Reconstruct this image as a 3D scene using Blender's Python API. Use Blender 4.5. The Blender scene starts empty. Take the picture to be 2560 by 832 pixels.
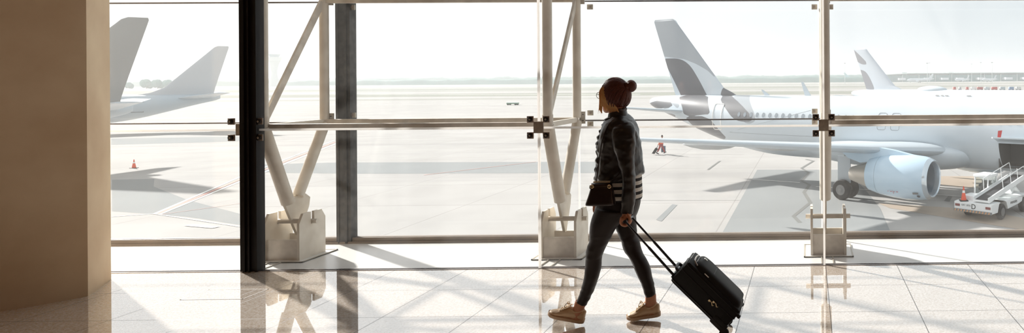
import bpy, bmesh, math, random
from math import sin, cos, pi, radians, sqrt
from mathutils import Vector, Matrix, noise
random.seed(4)
SC = bpy.context.scene
COL = SC.collection
V = Vector
# ------------------------------------------------------------------ camera
F, CX, CY = 1700.0, 2048.0, 198.0
YAW, ROLL = radians(.92), radians(.36)
CAMH = 1.6
GZ = -5.33                       # level of the apron outside, floor inside is 0
fw = V((sin(YAW), cos(YAW), 0)); r0 = V((cos(YAW), -sin(YAW), 0)); u0 = V((0, 0, 1))
RT = r0*cos(ROLL) - u0*sin(ROLL); UP = u0*cos(ROLL) + r0*sin(ROLL)
CAM = V((0, 0, CAMH))
def ray(px, py): return fw*F + RT*(px-CX) + UP*(CY-py)
def onY(px, py, Y): d = ray(px, py); return CAM + d*(Y/d.y)
def onZ(px, py, Z=0.0): d = ray(px, py); return CAM + d*((Z-CAMH)/d.z)
def project(p):
    q = V(p)-CAM; d = q.dot(fw); return (CX+F*q.dot(RT)/d, CY-F*q.dot(UP)/d)
cd = bpy.data.cameras.new('camera'); cam = bpy.data.objects.new('camera', cd); COL.objects.link(cam)
cd.sensor_width = 36; cd.lens = F/2560*36
cd.shift_x = (1280-CX)/2560; cd.shift_y = (CY-416)/2560
cd.clip_end = 6000; cd.clip_start = .05
m = Matrix((RT, UP, -fw)).transposed().to_4x4(); m.translation = CAM; cam.matrix_world = m
SC.camera = cam
# ------------------------------------------------------------------ materials
def mat(name, col, rough=.6, metal=0, spec=.5, bump=None, var=None, alpha=None, coat=0, sheen=0):
    """principled material; var=(scale, amount, detail[, colour2]) noise colour variation, bump=(scale, strength)"""
    M = bpy.data.materials.new(name); M.use_nodes = True; nt = M.node_tree; n = nt.nodes; b = n['Principled BSDF']
    b.inputs['Base Color'].default_value = (*col, 1); b.inputs['Roughness'].default_value = rough
    b.inputs['Metallic'].default_value = metal; b.inputs['Specular IOR Level'].default_value = spec
    if coat: b.inputs['Coat Weight'].default_value = coat; b.inputs['Coat Roughness'].default_value = .05
    if sheen: b.inputs['Sheen Weight'].default_value = sheen
    if var or bump: tc = n.new('ShaderNodeTexCoord')
    if var:
        t = n.new('ShaderNodeTexNoise'); t.inputs['Scale'].default_value = var[0]; t.inputs['Detail'].default_value = var[2]
        nt.links.new(tc.outputs['Object'], t.inputs['Vector'])
        r = n.new('ShaderNodeMapRange'); r.inputs['From Min'].default_value = .3; r.inputs['From Max'].default_value = .7
        nt.links.new(t.outputs['Fac'], r.inputs['Value'])
        mx = n.new('ShaderNodeMix'); mx.data_type = 'RGBA'
        c2 = var[3] if len(var) > 3 else tuple(c*(1-var[1]) for c in col)
        mx.inputs['A'].default_value = (*col, 1); mx.inputs['B'].default_value = (*c2, 1)
        nt.links.new(r.outputs[0], mx.inputs['Factor']); nt.links.new(mx.outputs['Result'], b.inputs['Base Color'])
    if bump:
        t2 = n.new('ShaderNodeTexNoise'); t2.inputs['Scale'].default_value = bump[0]; t2.inputs['Detail'].default_value = 4
        nt.links.new(tc.outputs['Object'], t2.inputs['Vector'])
        bp = n.new('ShaderNodeBump'); bp.inputs['Strength'].default_value = bump[1]; bp.inputs['Distance'].default_value = bump[2] if len(bump) > 2 else .01
        nt.links.new(t2.outputs['Fac'], bp.inputs['Height']); nt.links.new(bp.outputs[0], b.inputs['Normal'])
    return M
def lin(r, g, b):
    return tuple((c/255/12.92 if c <= 10 else ((c/255+.055)/1.055)**2.4) for c in (r, g, b))
M = {}
M['steel'] = mat('painted_steel', lin(226, 218, 205), .45, var=(6, .1, 4, lin(205, 194, 178)))
M['steel_worn'] = mat('worn_painted_steel', lin(226, 216, 202), .5, var=(7, .1, 6, lin(184, 174, 160)))
M['black_metal'] = mat('black_aluminium', lin(22, 16, 14), .5, spec=.2)
M['grey_metal'] = mat('dusty_dark_aluminium', lin(34, 31, 29), .6, var=(14, .1, 8, lin(72, 68, 64)))
M['fit_plate'] = mat('fitting_plate', lin(150, 134, 122), .45, metal=.2)
M['fit_mid'] = mat('fitting_centre', lin(186, 176, 164), .5, metal=.1, var=(30, .3, 4))
M['fit_cap'] = mat('fitting_cap', lin(22, 18, 16), .35)
M['fit_bolt'] = mat('fitting_bolt', lin(170, 160, 150), .3, metal=.8)
M['clamp'] = mat('clamp_metal', lin(180, 172, 158), .4, metal=.3)
M['silicone'] = mat('silicone_joint', lin(250, 244, 236), .5)
_n = M['silicone'].node_tree; _t = _n.nodes.new('ShaderNodeBsdfTranslucent'); _t.inputs[0].default_value = (*lin(252, 250, 248), 1); _m = _n.nodes.new('ShaderNodeMixShader'); _m.inputs[0].default_value = .7
_n.links.new(_n.nodes['Principled BSDF'].outputs[0], _m.inputs[1]); _n.links.new(_t.outputs[0], _m.inputs[2]); _n.links.new(_m.outputs[0], _n.nodes['Material Output'].inputs[0])
M['silicone_dark'] = mat('dark_silicone_joint', lin(90, 84, 82), .5)
M['strip'] = mat('white_ledge_stone', lin(232, 230, 226), .28, var=(2, .05, 4))
M['rail'] = mat('sill_rail', lin(140, 124, 108), .5, var=(3, .3, 5))
M['chan'] = mat('floor_channel_steel', lin(205, 200, 198), .25, metal=.7)
M['gap'] = mat('floor_gap', lin(60, 55, 55), .7)
M['concrete'] = mat('concrete_column', lin(240, 216, 182), .8, var=(1.6, .12, 6, lin(216, 186, 150)), bump=(40, .15, .003))
M['wallp'] = mat('hall_wall', lin(120, 86, 58), .9, var=(1, .1, 2))
M['ceil'] = mat('hall_ceiling', lin(110, 80, 56), .9, var=(1, .1, 2))

def floor_mat():
    Mt = bpy.data.materials.new('polished_granite_tiles'); Mt.use_nodes = True; nt = Mt.node_tree; n = nt.nodes; L = nt.links.new
    b = n['Principled BSDF']; tc = n.new('ShaderNodeTexCoord')
    vo = n.new('ShaderNodeTexVoronoi'); vo.inputs['Scale'].default_value = 130; L(tc.outputs['Object'], vo.inputs['Vector'])
    no = n.new('ShaderNodeTexNoise'); no.inputs['Scale'].default_value = 60; no.inputs['Detail'].default_value = 6; L(tc.outputs['Object'], no.inputs['Vector'])
    cr = n.new('ShaderNodeValToRGB'); e = cr.color_ramp.elements
    e[0].position = .3; e[0].color = (*lin(204, 184, 164), 1); e[1].position = .66; e[1].color = (*lin(240, 229, 218), 1)
    sep = n.new('ShaderNodeSeparateColor'); L(vo.outputs['Color'], sep.inputs[0])
    ad = n.new('ShaderNodeMath'); ad.operation = 'MULTIPLY_ADD'; L(sep.outputs[0], ad.inputs[0]); ad.inputs[1].default_value = .35; L(no.outputs['Fac'], ad.inputs[2])
    sb = n.new('ShaderNodeMath'); sb.operation = 'SUBTRACT'; L(ad.outputs[0], sb.inputs[0]); sb.inputs[1].default_value = .17
    L(sb.outputs[0], cr.inputs[0])
    # joints: tiles .61 x .59
    sx = n.new('ShaderNodeSeparateXYZ'); L(tc.outputs['Object'], sx.inputs[0])
    def joint(out, off, size, w):
        a = n.new('ShaderNodeMath'); a.operation = 'SUBTRACT'; L(out, a.inputs[0]); a.inputs[1].default_value = off
        p = n.new('ShaderNodeMath'); p.operation = 'PINGPONG'; L(a.outputs[0], p.inputs[0]); p.inputs[1].default_value = size/2
        l = n.new('ShaderNodeMath'); l.operation = 'LESS_THAN'; L(p.outputs[0], l.inputs[0]); l.inputs[1].default_value = w
        return l.outputs[0]
    jx = joint(sx.outputs[0], TX0, .61, .0028); jy = joint(sx.outputs[1], TY0, TYS, .0026)
    mxj = n.new('ShaderNodeMath'); mxj.operation = 'MAXIMUM'; L(jx, mxj.inputs[0]); L(jy, mxj.inputs[1])
    mx = n.new('ShaderNodeMix'); mx.data_type = 'RGBA'; L(mxj.outputs[0], mx.inputs['Factor']); L(cr.outputs[0], mx.inputs['A']); mx.inputs['B'].default_value = (*lin(70, 58, 50), 1)
    L(mx.outputs['Result'], b.inputs['Base Color'])
    rg = n.new('ShaderNodeMath'); rg.operation = 'MULTIPLY_ADD'; L(mxj.outputs[0], rg.inputs[0]); rg.inputs[1].default_value = .5; rg.inputs[2].default_value = .035; L(rg.outputs[0], b.inputs['Roughness'])
    b.inputs['IOR'].default_value = 1.5
    # polished, waxed stone: strong clear mirror layer
    gl = n.new('ShaderNodeBsdfGlossy'); gl.inputs['Roughness'].default_value = .02; gl.inputs['Color'].default_value = (1, 1, 1, 1)
    lw = n.new('ShaderNodeFresnel'); lw.inputs['IOR'].default_value = FLOOR_IOR
    ng = n.new('ShaderNodeMath'); ng.operation = 'MULTIPLY_ADD'; L(mxj.outputs[0], ng.inputs[0]); ng.inputs[1].default_value = -.6; ng.inputs[2].default_value = 1
    ml = n.new('ShaderNodeMath'); ml.operation = 'MULTIPLY'; L(lw.outputs[0], ml.inputs[0]); L(ng.outputs[0], ml.inputs[1])
    ms = n.new('ShaderNodeMixShader'); L(ml.outputs[0], ms.inputs[0]); L(b.outputs[0], ms.inputs[1]); L(gl.outputs[0], ms.inputs[2])
    L(ms.outputs[0], n['Material Output'].inputs[0]); return Mt

def glass_mat(name, dirt, tint=(1, 1, 1), streak=False):
    Mt = bpy.data.materials.new(name); Mt.use_nodes = True; nt = Mt.node_tree; n = nt.nodes; L = nt.links.new; n.remove(n['Principled BSDF'])
    tr = n.new('ShaderNodeBsdfTransparent'); tr.inputs[0].default_value = (*tint, 1)
    gl = n.new('ShaderNodeBsdfGlossy'); gl.inputs['Roughness'].default_value = 0
    fr = n.new('ShaderNodeFresnel'); geo = n.new('ShaderNodeNewGeometry'); io = n.new('ShaderNodeMapRange'); io.inputs['To Min'].default_value = 1.3; io.inputs['To Max'].default_value = 1/1.3; L(geo.outputs['Backfacing'], io.inputs['Value']); L(io.outputs[0], fr.inputs['IOR'])
    tl = n.new('ShaderNodeBsdfTranslucent'); tl.inputs[0].default_value = (.95, .93, .9, 1)
    df = n.new('ShaderNodeBsdfDiffuse'); df.inputs[0].default_value = (.95, .93, .9, 1)
    d2 = n.new('ShaderNodeMixShader'); d2.inputs[0].default_value = .3; L(tl.outputs[0], d2.inputs[1]); L(df.outputs[0], d2.inputs[2])
    m1 = n.new('ShaderNodeMixShader'); L(fr.outputs[0], m1.inputs[0]); L(tr.outputs[0], m1.inputs[1]); L(gl.outputs[0], m1.inputs[2])
    m2 = n.new('ShaderNodeMixShader'); L(m1.outputs[0], m2.inputs[1]); L(d2.outputs[0], m2.inputs[2])
    tc = n.new('ShaderNodeTexCoord'); no = n.new('ShaderNodeTexNoise'); no.inputs['Scale'].default_value = 1.1; no.inputs['Detail'].default_value = 8; no.inputs['Roughness'].default_value = .6
    mp = n.new('ShaderNodeMapping'); mp.inputs['Scale'].default_value = (1.6, 1, .45); L(tc.outputs['Object'], mp.inputs[0]); L(mp.outputs[0], no.inputs['Vector'])
    mr = n.new('ShaderNodeMapRange'); mr.inputs['From Min'].default_value = .35; mr.inputs['From Max'].default_value = .75
    mr.inputs['To Min'].default_value = dirt*.75; mr.inputs['To Max'].default_value = dirt*1.6; L(no.outputs['Fac'], mr.inputs['Value'])
    L(mr.outputs[0], m2.inputs[0]); L(m2.outputs[0], n['Material Output'].inputs[0]); return Mt

# ------------------------------------------------------------------ mesh builder
class MB:
    def __init__(s): s.v = []; s.f = []; s.mi = []; s.cur = 0
    def add(s, vs, fs):
        o = len(s.v); s.v += [V(p) for p in vs]; s.f += [tuple(i+o for i in f) for f in fs]; s.mi += [s.cur]*len(fs); return s
    def box(s, c, d, R=None, bev=0):
        c = V(c); hx, hy, hz = d[0]/2, d[1]/2, d[2]/2
        if bev:
            b = min(bev, hx*.98, hy*.98, hz*.98); bm = bmesh.new(); bmesh.ops.create_cube(bm, size=1)
            for q in bm.verts: q.co = V((q.co.x*d[0], q.co.y*d[1], q.co.z*d[2]))
            bmesh.ops.bevel(bm, geom=bm.edges[:], offset=b, segments=2, affect='EDGES', profile=.6)
            vs = [q.co.copy() for q in bm.verts]; bm.verts.index_update(); fs = [tuple(q.index for q in f.verts) for f in bm.faces]; bm.free()
        else:
            vs = [V((x, y, z)) for x in (-hx, hx) for y in (-hy, hy) for z in (-hz, hz)]
            fs = [(0, 1, 3, 2), (4, 6, 7, 5), (0, 4, 5, 1), (2, 3, 7, 6), (0, 2, 6, 4), (1, 5, 7, 3)]
        if R is not None: vs = [R @ q for q in vs]
        return s.add([q+c for q in vs], fs)
    def bb(s, a, b, bev=0):
        return s.box(tuple((a[i]+b[i])/2 for i in range(3)), tuple(abs(b[i]-a[i]) for i in range(3)), bev=bev)
    def rings(s, rings, cap=True, closed=False):
        n = len(rings[0]); vs = [p for r in rings for p in r]; fs = []
        for i in range(len(rings)-1 + (1 if closed else 0)):
            a = i*n; b = ((i+1) % len(rings))*n
            for j in range(n):
                k = (j+1) % n; fs.append((a+j, a+k, b+k, b+j))
        if cap and not closed: fs.append(tuple(range(n))[::-1]); fs.append(tuple(range(len(vs)-n, len(vs))))
        return s.add(vs, fs)
    def tube(s, path, rad, n=14, cap=True, up=None, sx=1, sy=1):
        path = [V(p) for p in path]; rs = []; R = rad if isinstance(rad, (list, tuple)) else [rad]*len(path); prev = None
        for i, p in enumerate(path):
            t = (path[min(i+1, len(path)-1)]-path[max(i-1, 0)]).normalized()
            ref = V(up) if up is not None else (V((0, 0, 1)) if abs(t.z) < .9 else V((0, 1, 0)))
            if prev is not None and up is None: ref = prev
            a = (ref - t*ref.dot(t)).normalized(); prev = a; b = t.cross(a)
            rs.append([p + a*cos(2*pi*k/n)*R[i]*sy + b*sin(2*pi*k/n)*R[i]*sx for k in range(n)])
        return s.rings(rs, cap)
    def bar(s, a, b, w, h, up=(0, 0, 1)):
        a = V(a); b = V(b); t = (b-a).normalized(); U = V(up); U = (U-t*U.dot(t)).normalized(); S = t.cross(U)
        q = lambda p: [p+S*w/2+U*h/2, p-S*w/2+U*h/2, p-S*w/2-U*h/2, p+S*w/2-U*h/2]
        return s.rings([q(a), q(b)])
    def lathe(s, prof, o, axis=(1, 0, 0), n=32, cap=True):
        ax = V(axis).normalized(); ref = V((0, 0, 1)) if abs(ax.z) < .9 else V((1, 0, 0)); a = (ref-ax*ref.dot(ax)).normalized(); b = ax.cross(a); o = V(o)
        return s.rings([[o+ax*h+(a*cos(2*pi*k/n)+b*sin(2*pi*k/n))*r for k in range(n)] for h, r in prof], cap)
    def prism(s, poly, d):
        d = V(d); n = len(poly); P = [V(p) for p in poly]
        return s.add(P+[p+d for p in P], [tuple(range(n))[::-1], tuple(range(n, 2*n))]+[(i, (i+1) % n, n+(i+1) % n, n+i) for i in range(n)])
    def ball(s, c, r, n=16, R=None):
        c = V(c); r = (r, r, r) if not isinstance(r, (tuple, list)) else r; rs = []
        for i in range(1, n):
            th = pi*i/n; rs.append([V((r[0]*sin(th)*cos(2*pi*k/n), r[1]*sin(th)*sin(2*pi*k/n), -r[2]*cos(th))) for k in range(n)])
        vs = [p for q in rs for p in q]; lo = len(vs); vs += [V((0, 0, -r[2])), V((0, 0, r[2]))]; fs = []
        for i in range(len(rs)-1):
            for j in range(n): k = (j+1) % n; fs.append((i*n+j, i*n+k, (i+1)*n+k, (i+1)*n+j))
        e = (len(rs)-1)*n
        for j in range(n): k = (j+1) % n; fs.append((lo, k, j)); fs.append((lo+1, e+j, e+k))
        if R is not None: vs = [R @ q for q in vs]
        return s.add([q+c for q in vs], fs)
    def obj(s, name, mats, parent=None, smooth=True, ang=35, loc=None, world=True):
        """link as one mesh object; vertices are given in the parent's own frame"""
        me = bpy.data.meshes.new(name); me.from_pydata([tuple(p) for p in s.v], [], s.f)
        for mm in (mats if isinstance(mats, (list, tuple)) else [mats]): me.materials.append(mm)
        me.polygons.foreach_set('material_index', s.mi)
        bm = bmesh.new(); bm.from_mesh(me); bmesh.ops.recalc_face_normals(bm, faces=bm.faces[:]); bm.to_mesh(me); bm.free()
        if smooth: me.polygons.foreach_set('use_smooth', [True]*len(me.polygons)); me.set_sharp_from_angle(angle=radians(ang))
        o = bpy.data.objects.new(name, me); COL.objects.link(o)
        if loc is not None: o.location = loc
        if parent is not None: o.parent = parent
        return o
def tag(o, label=None, cat=None, group=None, kind=None):
    if label: o['label'] = label
    if cat: o['category'] = cat
    if group: o['group'] = group
    if kind: o['kind'] = kind
    return o
def thing(name, label, cat, loc=(0, 0, 0), rz=0, group=None):
    o = bpy.data.objects.new(name, None); COL.objects.link(o); o.location = loc; o.rotation_euler = (0, 0, rz); o.empty_display_size = .1
    return tag(o, label, cat, group)
def kids(o): return [c for c in bpy.data.objects if c.parent == o]
def copy_tree(o, parent=None, label=None, group=None):
    c = o.copy(); COL.objects.link(c); c.parent = parent
    if label: c['label'] = label
    if group: c['group'] = group
    for ch in kids(o): copy_tree(ch, c)
    return c
def struct(o): o['kind'] = 'structure'; return o
def text_mesh(txt, size, depth=.002):
    cu = bpy.data.curves.new('t', 'FONT'); cu.body = txt; cu.size = size; cu.extrude = depth; cu.align_x = 'CENTER'; cu.align_y = 'CENTER'
    o = bpy.data.objects.new('t', cu); COL.objects.link(o); dg = bpy.context.evaluated_depsgraph_get(); me = bpy.data.meshes.new_from_object(o.evaluated_get(dg))
    vs = [q.co.copy() for q in me.vertices]; fs = [tuple(p.vertices) for p in me.polygons]; bpy.data.objects.remove(o); bpy.data.curves.remove(cu); bpy.data.meshes.remove(me); return vs, fs
HAZE, SKY, SUN, SUN_EL, EXPO, FILL = .0004, .95, 9.0, 27, 0.15, 4.5
# ------------------------------------------------------------------ hall
YI = onZ(1350, 669).y; YO = onZ(1250, 601).y
JX = [-7.22, -4.78, -2.31, .13, 2.58]; JZ = [0.0, 1.2, 2.4, 3.6]
TX0 = .75; TY0 = onZ(2300, 711).y; TYS = .60; FLOOR_IOR = 6.0
print('YI', YI, 'YO', YO, 'TY', TY0, onZ(2300, 777).y)
M['floor'] = floor_mat()
M['glass_in'] = glass_mat('inner_glass', .015)
M['glass_out'] = glass_mat('outer_glass', .009, (.99, .995, .995))
LX, RX = -13.0, 9.0
struct(MB().bb((LX, -8, -.3), (RX, YI-.03, 0)).obj('floor', M['floor'], smooth=False))
struct(MB().bb((LX, YI+.03, -.3), (RX, YO+.1, -.004)).obj('ledge_floor', M['strip'], smooth=False))
t = MB(); t.bb((LX, YI-.03, -.05), (RX, YI-.018, .004)); t.bb((LX, YI+.018, -.05), (RX, YI+.03, .004)); struct(t.obj('trim_1', M['chan'], smooth=False))
struct(MB().bb((LX, YI-.018, -.05), (RX, YI+.018, -.006)).obj('trim_2', M['gap'], smooth=False))
t = MB(); t.bb((LX, YO-.055, -.004), (RX, YO-.03, .014)); t.bb((LX, YO-.03, -.004), (RX, YO-.012, .05)); t.bb((LX, YO+.012, -.004), (RX, YO+.05, .05)); struct(t.obj('trim_3', M['rail'], smooth=False))
struct(MB().bb((LX-.3, -8.3, 4.6), (RX+.3, YI+.02, 4.8)).obj('ceiling', M['ceil'], smooth=False))
struct(MB().bb((LX-.3, -8.3, -.3), (RX+.3, -8, 4.6)).obj('wall_back', M['wallp'], smooth=False))
struct(MB().bb((LX-.3, -8, -.3), (LX, YO+.1, 4.6)).obj('wall_left', M['wallp'], smooth=False))
struct(MB().bb((RX, -8, -.3), (RX+.3, YO+.1, 4.6)).obj('wall_right', M['wallp'], smooth=False))
# glass panes of both skins
wn = 0; XS = [LX+.01]+JX+[RX-.01]
for Y, mt in ((YI, 'glass_in'), (YO, 'glass_out')):
    for i in range(len(XS)-1):
        for k in range(3):
            wn += 1; g = .006
            zb = JZ[k]+g if k else .0
            struct(MB().bb((XS[i]+g, Y-.009, zb), (XS[i+1]-g, Y+.009, JZ[k+1]-g)).obj('window_%d' % wn, M[mt], smooth=False))
# silicone joints of the skins
tn = 4
def trim(mb, m_, sm=False):
    global tn
    o = struct(mb.obj('trim_%d' % tn, m_, smooth=sm)); tn += 1; return o
for k in (1, 2):
    trim(MB().bb((LX, YI-.010, JZ[k]-.0085), (RX, YI+.010, JZ[k]+.0085)), M['silicone'])
    trim(MB().bb((LX, YO-.010, JZ[k]-.007), (RX, YO+.010, JZ[k]+.007)), M['silicone_dark'])
for x in (JX[2], JX[3], JX[4]):
    trim(MB().bb((x-.0085, YI-.010, 0), (x+.0085, YI+.010, 4.6)), M['silicone'])
    trim(MB().bb((x-.006, YO-.010, 0), (x+.006, YO+.010, 4.6)), M['silicone'])
# black mullions at the movement joint
x = JX[1]; t = MB()
xa = onY(599, 400, YI-.03).x; xb = onY(643, 400, YI-.03).x; w = xb-xa; xm = (xa+xb)/2
t.bb((xa, YI-.03, 0), (xb, YI+.05, 4.6)); t.bb((xa+w*.22, YI-.045, 0), (xa+w*.34, YI-.03, 4.6)); t.bb((xa+w*.52, YI-.045, 0), (xa+w*.6, YI-.03, 4.6)); t.bb((xa+w*.86, YI-.04, 0), (xb, YI-.03, 4.6))
trim(t, M['black_metal'])
xa = onY(840, 400, YO-.05).x; xb = onY(876, 400, YO-.05).x; t = MB(); t.bb((xa, YO-.05, 0), (xb, YO+.05, 4.6)); t.bb((xa+.02, YO-.058, 0), (xa+.03, YO-.05, 4.6)); t.bb((xb-.05, YO-.062, 0), (xb-.03, YO-.05, 4.6))
trim(t, M['grey_metal'])
# concrete column
A, B, C, D = onZ(0, 779), onZ(220, 740), onZ(250, 720), onZ(278, 698)
dAB = (B-A).normalized(); A2 = A-dAB*1.3; nrm = V((-dAB.y, dAB.x, 0))
pl = [A2+V((-.5, .2, 0)), A2, A, A.lerp(B, .5)+V((.012, -.012, 0)), B, C, D, D+V((-.28, .12, 0)), D+V((-.9, .1, 0)), A2+V((-1.2, 1.0, 0))]
print('column', [tuple(round(c, 2) for c in p) for p in pl])
t = MB().prism([(p.x, p.y, 0) for p in pl], (0, 0, 4.6)); struct(t.obj('pillar', M['concrete'], ang=25))
# access hatch in the floor
hq = [onZ(459, 749), onZ(520, 724), onZ(668, 722), onZ(604, 748)]
hc = sum(hq, V())/4
hx0, hx1 = min(hq[0].x, hq[1].x), max(hq[2].x, hq[3].x); hy0, hy1 = (hq[0].y+hq[3].y)/2, (hq[1].y+hq[2].y)/2
h = thing('floor_hatch', 'flush rectangular access hatch in the polished floor beside the black post', 'hatch', (hc.x, hc.y, 0))
sx_, sy_ = (hx1-hx0)/2, (hy1-hy0)/2
t = MB()
for a, b in (((-sx_, -sy_), (sx_, -sy_+.008)), ((-sx_, sy_-.008), (sx_, sy_)), ((-sx_, -sy_), (-sx_+.008, sy_)), ((sx_-.008, -sy_), (sx_, sy_))): t.bb((*a, 0), (*b, .0015))
t.obj('hatch_frame', M['rail'], h, smooth=False)
M['hatchp'] = M['floor']
MB().bb((-sx_+.008, -sy_+.008, 0), (sx_-.008, sy_-.008, .001)).obj('hatch_plate', M['hatchp'], h, smooth=False)

# ------------------------------------------------------------------ trusses between the skins
YF, YR, YP = YI+.14, YI+.90, YI+.47         # front chord, rear chord, pin
ZN, ZT, ZP = 1.215, 2.40, .325
WHICH = {1: 'behind the black post', 2: 'behind the walking woman', 3: 'in front of the white airliner'}
def truss(i, label):
    t = thing('steel_truss', label, 'truss', (JX[i]+.02, YP, 0), 0, 'white steel facade trusses')
    f, r = YF-YP, YR-YP
    MB().tube([(0, f, 4.6), (0, f, ZN+.06)], .042, 20).obj('front_tube', M['steel'], t)
    MB().tube([(0, r, 4.6), (0, r, ZN+.02)], .040, 20).obj('rear_tube', M['steel'], t)
    MB().bar((0, r-.03, ZT-.02), (0, f+.03, ZN+.07), .022, .06, (0, 1, 0)).obj('diagonal_brace', M['steel_worn'], t, smooth=False)
    MB().bar((0, f+.02, 3.55), (0, r-.02, ZT+.05), .022, .06, (0, 1, 0)).obj('diagonal_brace', M['steel_worn'], t, smooth=False)
    MB().bar((.0, f, ZN), (.0, r, ZN), .03, .045).obj('cross_strut', M['steel'], t, smooth=False)
    def leg(a, b, rad):
        MB().tube([a, b], rad, 22).obj('inclined_tube', M['steel'], t)
    leg((0, f, ZN-.005), (0, -.045, .50), .053); leg((0, r, ZN-.02), (0, .075, .545), .046)
    g = MB(); g.prism([(-.012, y, z) for y, z in ((-.10, .50), (-.03, .535), (.14, .565), (.215, .51), (.20, .43), (.085, .19), (.055, .185))], (.024, 0, 0))
    g.obj('gusset_plate', M['steel'], t, smooth=False)
    n_ = MB(); n_.tube([(0, f, ZN-.05), (0, f, ZN+.09)], .046, 20); n_.obj('node_sleeve', M['steel_worn'], t)
    # rear bracket that carries the outer clamps
    for zz in (ZN, ZT): MB().box((.045, r+.02, zz+.02), (.055, .02, .12)).obj('bracket', M['clamp'], t, smooth=False)
    for zz in (ZN+.05, ZN-.01, ZT+.05): MB().lathe([(0, .006), (.006, .006)], (.055, r+.01, zz), (0, -1, 0), 10).obj('bolt', M['fit_cap'], t)
    return t
truss(1, 'white steel V truss just behind the black post')
truss(2, 'white steel V truss standing left of the walking woman')
truss(3, 'slender white steel truss seen edge-on before the white airliner')
def support(i, label):
    xc = JX[i]+.045; t = thing('truss_support', label, 'support', (xc, YP, 0), 0, 'steel support blocks under the trusses')
    W2, D2, H = .152, .165, .415
    for s in (-1, 1):
        prof = [(-D2, 0), (-D2, H-.085), (-D2+.05, H), (-.02, H), (-.02, ZP-.02), (.02, ZP-.02), (.02, H), (D2-.05, H), (D2, H-.075), (D2, 0)]
        MB().prism([(s*W2-.011*(1 if s < 0 else 1), y, z) for y, z in prof], (.022, 0, 0)).obj('side_plate', M['steel'], t, smooth=False)
    MB().bb((-W2+.011, -D2+.02, 0), (W2-.011, -D2+.04, .185)).obj('front_plate', M['steel_worn'], t, smooth=False)
    MB().bb((-W2+.011, D2-.04, 0), (W2-.011, D2-.02, .185)).obj('rear_plate', M['steel_worn'], t, smooth=False)
    MB().tube([(-W2-.055, 0, ZP), (W2+.055, 0, ZP)], .0215, 20, up=(0, 0, 1)).obj('pin', M['steel_worn'], t)
    b = MB(); x1, x2, y1, y2 = -.225, .225, -.215, .245
    b.bb((x1, y1, -.003), (x2, y2, .003)); t2 = b.obj('base_plate', M['strip'], t, smooth=False)
    b = MB()
    for a_, c_ in (((x1, y1), (x2, y1+.012)), ((x1, y2-.012), (x2, y2)), ((x1, y1), (x1+.012, y2)), ((x2-.012, y1), (x2, y2))): b.bb((*a_, -.003), (*c_, .007))
    for xx in (-.07, .03): b.bb((xx, -YP+YI+.032, -.003), (xx+.01, y1, .005))
    b.obj('base_frame', M['clamp'], t, smooth=False)
support(1, 'worn white steel support block beside the black post')
support(2, 'white steel support block just left of the woman')
support(3, 'narrow white steel support block seen straight on, right of the suitcase')
# horizontal rails of the braced bays
def rail_beam(i, j, Y, z, label):
    xa, xb = JX[i]+.02, JX[j]+.02 if j < len(JX) else RX
    t = MB(); L = xb-xa
    t.box((L/2, 0, 0), (L, .05, .045), bev=.004); o = t.obj('rail_beam', M['steel_worn'], loc=(xa, Y, z)); tag(o, label, 'beam', 'horizontal facade rails')
rail_beam(1, 2, YF+.03, ZN, 'long horizontal white rail, front one between the two left trusses')
rail_beam(1, 2, YR, ZN, 'long horizontal white rail, rear one between the two left trusses')
rail_beam(3, 4, YF+.03, ZN, 'front horizontal white rail running right from the right truss')
rail_beam(3, 4, YR, ZN, 'rear horizontal white rail running right from the right truss')
rail_beam(1, 2, YR, ZT, 'high horizontal white rail along the top edge between the left trusses')
rail_beam(3, 4, YR, ZT, 'high horizontal white rail along the top edge at the right')
# point fittings of the inner skin
def fitting(i, label, dark=False):
    t = thing('glass_fitting', label, 'fitting', (JX[i], YI-.0095, JZ[1]), 0, 'four-armed glass fittings')
    c = MB(); c.box((.0, .0 if not dark else -.0, .004), (.085 if i != 1 else .17, .012, .10), bev=.003)
    c.obj('centre_plate', M['fit_mid'], t)
    for sx in (-1, 1):
        for sz in (-1, 1):
            dx = (.118 if i == 1 else .068)
            p = (sx*dx+(.0 if i != 1 else .0), -.006, sz*.069+.004)
            a = MB().box(p, (.055, .012, .055), bev=.002).obj('arm_plate', M['fit_plate'], t)
            MB().lathe([(0, .0215), (.010, .021), (.014, .016), (.014, .009)], (p[0], -.012, p[2]), (0, -1, 0), 24).obj('cap', M['fit_cap'], a)
            MB().lathe([(0, .0085), (.002, .0085), (.004, .006)], (p[0], -.026, p[2]), (0, -1, 0), 16).obj('bolt', M['fit_bolt'], a)
fitting(1, 'four-armed glass fitting behind the black post', True)
fitting(2, 'four-armed glass fitting between the truss and the joint left of the woman')
fitting(3, 'four-armed glass fitting on the right truss, above the support')
# small clamps of the outer skin
def clamp(px, py, label):
    p = onY(px, py, YO-.03); t = thing('glass_clamp', label, 'clamp', (p.x, YO-.009, p.z), 0, 'small square clamps on the outer glass')
    MB().box((0, -.008, 0), (.058, .016, .052), bev=.003).obj('plate', M['clamp'], t)
    MB().lathe([(0, .012), (.006, .011), (.008, .005)], (0, -.016, 0), (0, -1, 0), 16).obj('bolt', M['fit_plate'], t)
for px, py, w in ((878, 18, 'square glass clamp at the top of the dark rear post'), (880, 288, 'square glass clamp halfway down the dark rear post'),
                  (1474, 17, 'square glass clamp near the top edge, above the woman'), (1475, 282, 'square glass clamp beside the woman, upper of the pair'),
                  (1475, 310, 'square glass clamp beside the woman, lower of the pair'), (2036, 17, 'square glass clamp at the top left of the right truss'),
                  (2076, 17, 'square glass clamp peeping out at the top right of the right truss'), (2037, 278, 'square glass clamp above the right fitting, left of the tube'),
                  (2037, 305, 'square glass clamp between the left arms of the right fitting')): clamp(px, py, w)
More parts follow.
